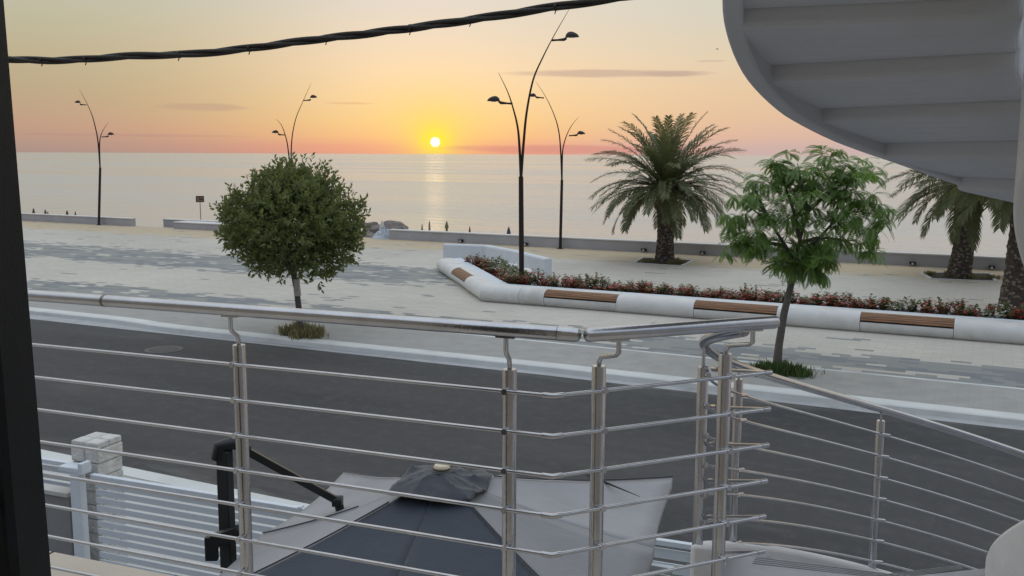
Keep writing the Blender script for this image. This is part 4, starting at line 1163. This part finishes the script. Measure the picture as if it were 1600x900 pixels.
for i in range(n):
    for j in range(8):
        mb.f.append((i*9+j, i*9+j+1, (i+1)*9+j+1, (i+1)*9+j)); mb.m.append(0)
mb.build('rear_end_cap', BENCHWHITE, plant, True)
# soil
IN = BW+0.40
nAn = nA
def inA(q): return onA(q)-nA*IN
soil_poly = [SP(*(onA(0.2)-nA*0.9)), SP(*(pA1+Vector((0.42, IN)))), SP(9.0, 26.05+IN), SP(9.0, 28.5), SP(-13.1, 28.6), SP(-14.5, 30.6), SP(-15.4, 31.2), SP(-16.0, 32.5), SP(-17.6, 32.95)]
mb = MB(); mb.prism([(p.x, p.y) for p in soil_poly], -0.02, 0.30); mb.build('soil_bed', SOIL, plant)
mb = MB(); mb.sweep([SP(9.0, 28.55), SP(-13.0, 28.65)], [(-0.05, 0.0), (0.05, 0.0), (0.05, 0.34), (-0.05, 0.34)]); mb.build('back_edge', RIMWHITE, plant)

# white wall behind the bed
ww0 = W(-21.0, 35.95, PZ)
wwl = thing('white_wall', 'low smooth white wall bent in the middle behind the flower bed', 'wall', tuple(ww0), ROADROT)
pts = [Vector((0, 0, 0)), Vector((1.9, 0.35, 0)), Vector((4.0, -1.1, 0)), Vector((6.45, -3.3, 0))]
mb = MB(); mb.sweep(pts, [(-0.16, -0.02), (0.16, -0.02), (0.16, 0.64), (0.12, 0.70), (-0.12, 0.70), (-0.16, 0.64)]); mb.build('wall_body', WALLWHITE, wwl, bevel=0.012)

# ------------------------------------------------------------------ FLOWERS
def flower_mesh(seed, kind):
    rg = random.Random(seed); mb_ = MB()
    hgt = rg.uniform(0.30, 0.46)
    for _ in range(rg.randint(9, 11)):                              # stems with leaves
        a = rg.uniform(0, 6.28); lean = rg.uniform(0.02, 0.17); top = Vector((math.cos(a)*lean, math.sin(a)*lean, hgt*rg.uniform(0.65, 1.12)))
        b0 = Vector((math.cos(a)*0.04, math.sin(a)*0.04, 0))
        mb_.tube([b0, b0.lerp(top, 0.5)+Vector((0, 0, 0.02)), top], [0.008, 0.006, 0.003], 4, 0, False)
        for i in range(9):
            q = 0.15+0.85*i/8; p = b0.lerp(top, q); th = rg.uniform(0, 6.28); l_ = rg.uniform(0.08, 0.14)
            dv = Vector((math.cos(th), math.sin(th), rg.uniform(-0.1, 0.7))).normalized(); sd = dv.cross(Vector((0, 0, 1))).normalized()*l_*0.36
            mb_.add([p, p+dv*l_*0.5+sd, p+dv*l_, p+dv*l_*0.5-sd], ((0, 1, 2, 3),), 0)
    nfl = {'red': 40, 'white': 34, 'few': 8}[kind]
    for _ in range(nfl):
        a = rg.uniform(0, 6.28); r_ = rg.uniform(0.02, 0.20); c_ = Vector((r_*math.cos(a), r_*math.sin(a), hgt*rg.uniform(0.38, 0.98)))
        for i in range(5):
            th = 2*math.pi*i/5+rg.uniform(-0.3, 0.3); dv = Vector((math.cos(th), math.sin(th), rg.uniform(-0.5, 0.5))); sd = dv.cross(Vector((0, 0, 1))).normalized()*0.020
            s_ = rg.uniform(0.036, 0.055)
            mb_.add([c_, c_+dv*s_*0.6+sd, c_+dv*s_, c_+dv*s_*0.6-sd], ((0, 1, 2, 3),), 1)
    return mb_
protos = {}
for kind, m_ in (('red', RED), ('white', WHT), ('few', RED)):
    for q in range(3):
        protos[(kind, q)] = (flower_mesh(40+q+7*len(kind), kind), m_)
flab = {'red': 'low bushy bedding plant full of red flowers in the planter bed', 'white': 'low bushy bedding plant with white flowers in the planter bed', 'few': 'taller leafy bedding plant with few red flowers in the planter bed'}
made = {}
rng = random.Random(21)
def flower(s_, t_, kind):
    key = (kind, rng.randint(0, 2))
    if key not in made:
        mb_, m_ = protos[key]
        stem = MB(); pet = MB()
        root = thing('bedding_plant', flab[kind], 'plant', (0, 0, 0), 0, {'red': 'red bedding plants in the planter', 'white': 'white bedding plants in the planter', 'few': 'leafy bedding plants in the planter'}[kind])
        for src, dst in ((0, stem), (1, pet)):
            for f, mi in zip(mb_.f, mb_.m):
                if mi == src: dst.add([mb_.v[i] for i in f], (tuple(range(len(f))),))
        stem.build('foliage', LEAF_FLOWER, root); pet.build('blossom', m_, root)
        made[key] = root; r_ = root
    else:
        r_ = dup(made[key])
    r_.location = W(s_, t_, PZ+0.22); r_.rotation_euler.z = rng.uniform(0, 6.28); k = rng.uniform(0.85, 1.2); r_.scale = (k, k, k*rng.uniform(0.9, 1.15))
s_ = -13.4
while s_ < 3.2:
    for t_ in (27.42, 27.85, 28.25):
        u_ = rng.random()
        pw = 0.12 if s_ < -2 else 0.42
        kind = 'white' if u_ < pw else ('few' if u_ < pw+0.22 else 'red')
        if not (abs(s_-0.95) < 0.0): flower(s_+rng.uniform(-0.09, 0.09), t_+rng.uniform(-0.1, 0.1), kind)
    s_ += 0.36
# triangle bed
tri = [Vector(q) for q in ((-17.75, 31.95), (-13.4, 27.40), (-12.9, 28.4), (-13.8, 29.2), (-14.9, 30.75), (-15.7, 31.2), (-16.2, 32.2), (-17.3, 32.5))]
def inside(p, poly):
    c_ = False; j = len(poly)-1
    for i in range(len(poly)):
        a, b2_ = poly[i], poly[j]
        if (a.y > p.y) != (b2_.y > p.y) and p.x < (b2_.x-a.x)*(p.y-a.y)/(b2_.y-a.y)+a.x: c_ = not c_
        j = i
    return c_
for i in range(30):
    for j in range(40):
        p = Vector((-20.5+i*0.36, 27.0+j*0.36))
        if inside(p, tri):
            dA = (p-pA0).dot(-nA)
            u_ = rng.random()
            kind = 'white' if (1.45 < dA < 2.15 and u_ < 0.8) else ('few' if u_ < 0.25 else 'red')
            flower(p.x+rng.uniform(-0.1, 0.1), p.y+rng.uniform(-0.1, 0.1), kind)

# ------------------------------------------------------------------ TREES
def leafquad(mb_, p, dv, sd, l_, w_):
    mb_.add([p, p+dv*l_*0.45+sd*w_, p+dv*l_, p+dv*l_*0.45-sd*w_], ((0, 1, 2, 3),))
def rdir(rg):
    while True:
        q = Vector((rg.uniform(-1, 1), rg.uniform(-1, 1), rg.uniform(-1, 1)))
        if 0.05 < q.length < 1: return q.normalized()

# round clipped tree
bt = gp(470, 522, PZ); by = bt.y
tree = thing('round_tree', 'round dense dark green tree with a paper wrap on its thin trunk', 'tree', tuple(bt))
TI = rel(tuple(bt))
tt = at(458, 425, by); cc = at(456, 345, by)
mb = MB(); mb.tube([bt-Vector((0, 0, 0.05)), at(468, 490, by), at(463, 450, by), tt, at(455, 380, by)], [0.095, 0.08, 0.075, 0.07, 0.05], 12)
trk = mb.build('trunk', BARK_G, tree, True, inv=TI)
mb = MB(); mb.tube([at(465.3, 462, by), at(462.2, 436, by)], [0.088, 0.086], 14); mb.build('paper_wrap', PAPER, tree, True, inv=TI)
rg = random.Random(2); mb = MB()
for i in range(16):
    a = rg.uniform(0, 6.28); e = cc+Vector((math.cos(a)*1.3, math.sin(a)*1.3, rg.uniform(-0.6, 1.2)))
    mb = MB(); mb.tube([tt, tt.lerp(e, 0.5)+Vector((0, 0, 0.15)), e], [0.04, 0.025, 0.01], 6, 0, False); mb.build('branch', BARK_G, trk, True, inv=TI)
mb = MB()
lumps = []
for a, b2_, rr, dy in ((456, 345, 1.45, 0), (400, 335, 0.95, -0.2), (395, 360, 0.85, 0.5), (515, 335, 0.95, 0.3), (525, 365, 0.75, -0.3), (455, 300, 1.05, 0.2), (425, 300, 0.75, -0.4), (490, 298, 0.85, 0.4), (450, 280, 0.62, 0.0), (380, 325, 0.55, 0.0), (545, 330, 0.48, 0.1),
                       (410, 395, 0.50, -0.3), (500, 400, 0.62, -0.2), (498, 425, 0.30, -0.5), (450, 385, 0.85, 0.6), (370, 362, 0.45, -0.1), (535, 385, 0.42, 0.0), (456, 340, 1.3, 0.9), (456, 340, 1.3, -0.9), (423, 404, 0.25, -0.4), (548, 352, 0.38, 0.2), (365, 340, 0.36, 0.2)):
    lumps.append((at(a, b2_+8, by+dy), max(0.15, rr-0.17)))
tot = sum(r_**2 for _, r_ in lumps)
for c_, rr in lumps:
    ns = int(3100*rr*rr/tot)
    for _ in range(ns):
        q = rdir(rg); p = c_+Vector((q.x, q.y, q.z*0.92))*rr*(rg.random()**0.28)*rg.uniform(0.82, 1.06)
        out = ((p-cc).normalized()*0.8+q*0.6+Vector((0, 0, 0.55))+rdir(rg)*0.5).normalized()
        ln = rg.uniform(0.16, 0.34)
        if rg.random() < 0.10: ln = rg.uniform(0.36, 0.58); out = (out+Vector((0, 0, 0.5))).normalized()
        nk = int(6+ln*14)
        for k in range(nk):
            f = (k+0.6)/nk; pp = p+out*ln*f
            rd = rdir(rg); sdv = out.cross(rd)
            if sdv.length < 0.1: continue
            dv = (out*0.75+sdv.normalized()*0.85).normalized(); sd = dv.cross(rdir(rg)).normalized()
            leafquad(mb, pp, dv, sd, rg.uniform(0.11, 0.17), 0.027)
mb.build('crown', LEAF_BALL, tree, inv=TI)

def weeds(root_name, label, centre, rx, ry, n, h_, m_, seed, rz=ROADROT, kind=None):
    rg = random.Random(seed); mb_ = MB()
    cl = []
    for _ in range(16):
        a = rg.uniform(0, 6.28); r_ = rg.random()**0.7; cl.append((rx*r_*math.cos(a)*1.05, ry*r_*math.sin(a)*1.05, rg.uniform(0.08, 0.26), rg.uniform(0.35, 1.25)))
    for _ in range(n):
        cx0, cy0, cr_, ch_ = rg.choice(cl)
        p = Vector((cx0+rg.gauss(0, cr_*0.6), cy0+rg.gauss(0, cr_*0.6), 0)); r_ = 1.0-ch_*0.5
        hh = h_*rg.uniform(0.4, 1.1)*(1.15-0.6*r_); th = rg.uniform(0, 6.28); le = rg.uniform(0.1, 0.7)*hh
        tip = p+Vector((math.cos(th)*le, math.sin(th)*le, hh)); mid = p.lerp(tip, 0.5)+Vector((0, 0, hh*0.12)); sd = Vector((-math.sin(th), math.cos(th), 0))*0.008*rg.uniform(0.8, 2.0)
        mb_.add([p-sd, p+sd, mid+sd, mid-sd, tip], ((0, 1, 2, 3), (3, 2, 4)))
    return tag(mb_.build(root_name, m_, loc=tuple(centre), rz=rz), label, 'grass', kind='stuff')
weeds('weeds', 'dry grassy weeds round the foot of the round tree', bt+Vector((0, -0.05, 0.0)), 0.70, 0.50, 1300, 0.34, GRASSM, 4)
mb = MB(); mb.quad((-0.38, -0.38, 0.002), (0.38, -0.38, 0.002), (0.38, 0.38, 0.002), (-0.38, 0.38, 0.002))
tag(mb.build('tree_pit_soil', SOIL, loc=tuple(bt), rz=ROADROT), 'bare soil square at the foot of the round tree', 'soil', kind='structure')

# fern-leaved tree
jb = gp(1213, 579, PZ); jy = jb.y
jac = thing('fern_leaf_tree', 'slender fern leaved green tree with open crown beside the kerb', 'tree', tuple(jb))
JI = rel(tuple(jb))
mb = MB(); fork = at(1243, 415, jy)
mb.tube([jb-Vector((0, 0, 0.05)), at(1217, 540, jy), at(1225, 490, jy), at(1236, 445, jy), fork], [0.105, 0.085, 0.078, 0.07, 0.06], 12); mb.build('trunk', BARK_G, jac, True, inv=JI)
rg = random.Random(14)
limbs = [((1243, 415), (1250, 375), (1262, 330), (1275, 285), (1290, 245), 0.1), ((1243, 415), (1228, 385), (1205, 350), (1180, 330), (1160, 318), -0.4), ((1240, 420), (1268, 385), (1300, 350), (1335, 330), (1372, 335), -0.2),
         ((1250, 375), (1240, 330), (1228, 295), (1218, 262), (1212, 250), 0.3), ((1262, 330), (1290, 305), (1320, 285), (1340, 270), (1355, 262), 0.5), ((1240, 420), (1250, 412), (1262, 408), (1274, 410), (1282, 418), -0.3),
         ((1228, 385), (1195, 378), (1170, 380), (1155, 385), (1150, 392), 0.2), ((1250, 380), (1275, 372), (1300, 372), (1325, 378), (1340, 385), 0.6), ((1262, 330), (1255, 300), (1250, 280), (1248, 265), (1246, 255), -0.6),
         ((1240, 422), (1236, 414), (1230, 410), (1226, 410), (1222, 414), 0.1), ((1300, 350), (1310, 320), (1320, 300), (1326, 288), (1330, 280), -0.7), ((1205, 350), (1190, 320), (1182, 300), (1176, 292), (1170, 288), 0.5)]
nodes = []
for *ps, dy in limbs:
    pts = [at(a, b2_, jy+dy*i/4) for i, (a, b2_) in enumerate(ps)]
    mb = MB(); mb.tube(pts, [0.05, 0.036, 0.026, 0.016, 0.007], 7, 0, False); mb.build('branch', BARK_G, jac, True, inv=JI)
    for i in range(4):
        for q in (0.3, 0.65, 1.0):
            if i+q > 1.2: nodes.append((pts[i].lerp(pts[i+1], q), (pts[i+1]-pts[i]).normalized()))
# twig ends around the limbs and drooping tufts
tufts = []
for p, dv in nodes:
    for _ in range(1):
        tufts.append((p+Vector((rg.uniform(-0.3, 0.3), rg.uniform(-0.55, 0.55), rg.uniform(-0.15, 0.28))), 0.30, rg.uniform(0.1, 0.5)))
for a, b2_, dy, sz, dr_ in ((1290, 245, 0, 0.36, 0.2), (1275, 262, 0.3, 0.34, 0.2), (1305, 262, -0.3, 0.34, 0.3), (1215, 262, 0, 0.3, 0.3), (1240, 272, -0.2, 0.3, 0.3), (1255, 290, 0.4, 0.34, 0.3), (1300, 290, 0.2, 0.36, 0.4), (1320, 282, 0, 0.32, 0.3), (1340, 276, 0.3, 0.3, 0.3),
                       (1195, 290, 0.2, 0.3, 0.4), (1175, 300, -0.2, 0.3, 0.5), (1160, 330, 0, 0.36, 0.7), (1150, 350, 0.2, 0.32, 0.8), (1180, 360, -0.4, 0.36, 0.8), (1200, 335, -0.5, 0.36, 0.6), (1165, 380, 0, 0.32, 0.9), (1190, 385, 0.3, 0.3, 0.9),
                       (1230, 340, -0.5, 0.36, 0.5), (1262, 330, -0.6, 0.38, 0.5), (1290, 335, -0.4, 0.36, 0.6), (1320, 325, -0.5, 0.36, 0.6), (1345, 320, 0, 0.36, 0.6), (1370, 325, 0.2, 0.36, 0.8), (1385, 345, -0.2, 0.32, 0.9), (1365, 355, -0.3, 0.34, 0.9), (1340, 350, 0.3, 0.34, 0.8),
                       (1310, 372, -0.3, 0.32, 0.9), (1280, 385, 0.2, 0.28, 0.8), (1300, 400, 0.0, 0.22, 0.9), (1250, 375, -0.2, 0.32, 1.0), (1268, 380, 0.1, 0.34, 1.0), (1284, 390, -0.2, 0.34, 1.1), (1240, 392, 0.2, 0.30, 1.2), (1258, 398, -0.2, 0.34, 1.2), (1275, 405, 0.2, 0.34, 1.2), (1292, 405, 0.1, 0.30, 1.2), (1246, 412, 0.0, 0.32, 1.3), (1264, 418, -0.3, 0.30, 1.3), (1284, 420, 0.1, 0.26, 1.3),
                       (1145, 335, 0, 0.28, 0.8), (1210, 310, -0.5, 0.34, 0.4), (1335, 300, -0.4, 0.36, 0.4), (1360, 300, 0.2, 0.30, 0.5), (1275, 305, -0.7, 0.36, 0.4), (1240, 310, -0.7, 0.34, 0.4), (1372, 372, 0.1, 0.22, 1.0), (1225, 280, 0.0, 0.28, 0.3)):
    for _ in range(2 if rg.random() < 0.8 else 1): tufts.append((at(a+rg.uniform(-9, 9), b2_+rg.uniform(-8, 6), jy+dy+rg.uniform(-0.3, 0.3)), sz*1.1, dr_))
mb = MB()
for p, sz, droop in tufts:
    for _ in range(rg.randint(7, 10)):
        a = rg.uniform(0, 6.28); upk = rg.uniform(-0.2, 1.0)-droop*0.9
        dv = Vector((math.cos(a), math.sin(a), upk)).normalized(); l_ = sz*rg.uniform(0.9, 1.45)
        sd = dv.cross(Vector((0, 0, 1)));  sd = sd.normalized() if sd.length > 0.05 else Vector((1, 0, 0))
        roll_ = rg.uniform(-0.5, 0.5); nrm = sd.cross(dv).normalized(); sd = (sd*math.cos(roll_)+nrm*math.sin(roll_)).normalized()
        pp = p.copy(); d2 = dv.copy(); n = 11
        for k in range(n):
            f = k/(n-1)
            pp = pp+d2*(l_/n); d2 = (d2+Vector((0, 0, -0.10-0.06*droop))).normalized()
            w_ = 0.115*math.sin(math.pi*(0.12+0.84*f))*(l_/0.4)
            for sg in (-1, 1):
                e = pp+(sd*sg*0.9+d2*0.5).normalized()*w_
                up_ = d2*0.021
                mb.add([pp-up_*0.5, (pp+e)/2-up_-Vector((0, 0, 0.003)), e, (pp+e)/2+up_], ((0, 1, 2, 3),))
mb.build('crown', LEAF_JAC, jac, inv=JI)
weeds('weeds', 'fresh green weeds spilling over the kerb at the fern leaved tree', jb+Vector((0.02, -0.30, 0.0)), 0.60, 0.42, 1900, 0.30, GRASSG, 9)

# palms
def palm(label, base_px, crown_px, trunk_r, seed, fl=3.15, nf=86, mesh_from=None, Y=None, bp=None, skirt=True):
    rg = random.Random(seed)
    b_ = gp(base_px[0], base_px[1], PZ) if bp is None else bp
    y_ = b_.y; cr = at(crown_px[0], crown_px[1], y_)
    root = thing('palm_tree', label, 'palm tree', tuple(b_), 0, 'date palms on the promenade')
    I = rel(tuple(b_)); ax = cr-b_
    mb_ = MB(); n, m2 = 30, 40
    for i in range(m2+1):
        q = i/m2; c_ = b_+ax*q+Vector((0.05*math.sin(q*2.2), 0, 0))
        r_ = trunk_r*(1.20-0.55*q if q < 0.25 else 1.06-0.02*q)*(1+0.30*max(0, q-0.62)/0.38)
        if q < 0.25: r_ = trunk_r*(1.25-0.76*q)
        for k in range(n):
            th = 2*math.pi*k/n
            rr = r_*(1+0.055*math.cos(th*8+i*2.4)+0.035*rg.uniform(-1, 1)+(0.10*rg.uniform(0, 1) if q > 0.55 else 0))
            mb_.v.append((c_.x+rr*math.cos(th), c_.y+rr*math.sin(th), c_.z))
    for i in range(m2):
        for k in range(n):
            k2 = (k+1) % n; mb_.f.append((i*n+k, i*n+k2, (i+1)*n+k2, (i+1)*n+k)); mb_.m.append(0)
    # old leaf bases under the crown
    for i in range(90):
        q = rg.uniform(0.66, 1.0); th = i*2.399; c_ = b_+ax*q; r_ = trunk_r*(1.0+0.25*(q-0.6))
        p = c_+Vector((math.cos(th)*r_, math.sin(th)*r_, 0)); dv = Vector((math.cos(th)*0.6, math.sin(th)*0.6, 0.9)).normalized()
        mb_.bar(p-dv*0.1, p+dv*rg.uniform(0.12, 0.30)+Vector((math.cos(th), math.sin(th), 0))*0.05, 0.13, 0.05, 1, Vector((math.cos(th), math.sin(th), 0)))
    mb_.build('trunk', [PTRUNK, BOOT], root, inv=I)
    mb_ = MB(); mr = mb_
    for i in range(nf):
        u_ = (i+0.5)/nf
        th = i*2.39996+rg.uniform(-0.15, 0.15)
        e0 = R(84-98*u_**0.85+rg.uniform(-9, 9))                     # from upright spears to hanging old leaves
        L_ = fl*(0.94+0.16*math.sin(math.pi*min(1, u_*1.25+0.12))-0.12*max(0, u_-0.75)*4*0.5)*rg.uniform(0.92, 1.06)
        hor = Vector((math.cos(th), math.sin(th), 0))
        p = cr+hor*trunk_r*0.55+Vector((0, 0, 0.12-0.35*u_)); seg = 20; pts = [p]; dirs = []
        ang = e0; bend = R(rg.uniform(62, 90))*(0.52+0.36*min(1, u_*2.4))
        sw = rg.uniform(-0.10, 0.10)
        side = Vector((-hor.y, hor.x, 0))
        for k in range(seg):
            f = k/seg
            a2 = max(e0-bend*f**1.25, R(-86))
            dv = hor*math.cos(a2)+Vector((0, 0, math.sin(a2)))+side*sw*f
            dv.normalize(); p = p+dv*(L_/seg); pts.append(p); dirs.append(dv)
        mr.tube(pts[::2], [0.028*(1-0.85*(k/(len(pts[::2])-1))) for k in range(len(pts[::2]))], 5, 1, False)
        nl = 46; tw = rg.uniform(-0.25, 0.25)
        for k in range(nl):
            f = 0.10+0.90*k/(nl-1); x_ = f*seg; j = min(int(x_), seg-1); pp = pts[j].lerp(pts[j+1], x_-j); dv = dirs[j]
            sd0 = dv.cross(Vector((0, 0, 1))); sd0 = sd0.normalized() if sd0.length > 0.05 else side; nrm = sd0.cross(dv).normalized()
            ll = (0.50*math.sin(math.pi*(0.10+0.84*f))**0.6+0.04)*fl/3.2*rg.uniform(0.88, 1.1)
            for sg in (-1, 1):
                lift = rg.uniform(0.0, 0.42)
                q = (sd0*sg*0.66+dv*0.80+nrm*(lift+tw*sg)-Vector((0, 0, 0.12))).normalized()
                e1 = pp+q*ll*0.55; e2 = pp+q*ll-Vector((0, 0, ll*0.22))
                w_ = nrm.cross(q).normalized()*0.023
                mb_.add([pp-w_*0.7, e1-w_, e2, e1+w_, pp+w_*0.7], ((0, 1, 3, 4), (1, 2, 3)))
    mb_.build('crown', [LEAF_PALM, RIB], root, inv=I)
    return root
palm('date palm standing alone by the sea wall left of the fern leaved tree', (1038, 409), (1040, 291), 0.34, 1, 3.22, 92)
palm('date palm by the sea wall beside the nearest palm, its crown under the stair', (1497, 433), (1520, 285), 0.36, 2, 3.2, 88)
palm('nearest date palm at the right edge rising behind the flower row', (1584, 494), (1612, 236), 0.37, 3, 3.25, 92)

def pit(pts, label, gl, seed, gr):
    c_ = sum((Vector(p) for p in pts), Vector())/len(pts)
    root = thing('tree_pit', label, 'tree pit', (c_.x, c_.y, PZ))
    I = rel((c_.x, c_.y, PZ))
    mb_ = MB(); q = pts+[pts[0]]
    for a, b2_ in zip(q, q[1:]): mb_.bar(Vector(a)+Vector((0, 0, 0.012)), Vector(b2_)+Vector((0, 0, 0.012)), 0.12, 0.03)
    mb_.build('stone_edge', KERB, root, inv=I)
    mb_ = MB(); mb_.add([Vector(p)+Vector((0, 0, 0.004)) for p in pts], (tuple(range(len(pts))),)); mb_.build('soil', SOIL, root, inv=I)
    weeds('grass_tuft', gl, (c_.x, c_.y, PZ), gr[0], gr[1], 1100, 0.2, GRASSM, seed)
pit([gp(990, 411, PZ), gp(1064, 416, PZ), gp(1083, 407, PZ), gp(1004, 403, PZ)], 'pale edged tree pit at the foot of the lone palm', 'dry grass round the foot of the lone palm', 31, (1.05, 0.8))
pit([gp(1455, 436, PZ), gp(1556, 440, PZ), gp(1548, 428, PZ), gp(1438, 426, PZ)], 'pale edged tree pit at the foot of the palm beside the stair', 'thin grass round the foot of the palm beside the stair', 32, (1.2, 0.7))
c_ = gp(1227, 424, PZ); bl_ = thing('stone_block', 'low dark grey block with pale end behind the fern leaved tree', 'block', tuple(c_), ROADROT)
mb = MB(); mb.box((0.1, 0.35, 0.17), (0.95, 0.5, 0.36)); mb.build('block_body', COURT, bl_, bevel=0.02)
mb = MB(); mb.box((-0.45, 0.35, 0.17), (0.12, 0.52, 0.37)); mb.build('pale_end', SEACAP, bl_, bevel=0.01)

# manhole cover on the road
c_ = gp(256, 546, 0.004)
mh = thing('manhole_cover', 'round iron manhole cover in the asphalt at the left', 'manhole cover', tuple(c_))
mb = MB(); mb.lathe([(0.44, -0.01), (0.44, 0.004), (0.36, 0.005)], (0, 0, 0), 28); mb.build('frame', simple('iron_frame', (0.10, 0.10, 0.10, 1), 0.7), mh)
mb = MB(); mb.lathe([(0.35, -0.005), (0.35, 0.009), (0.01, 0.010)], (0, 0, 0), 28); mb.build('lid', simple('iron_lid', (0.055, 0.055, 0.055, 1), 0.6, 0.4), mh)
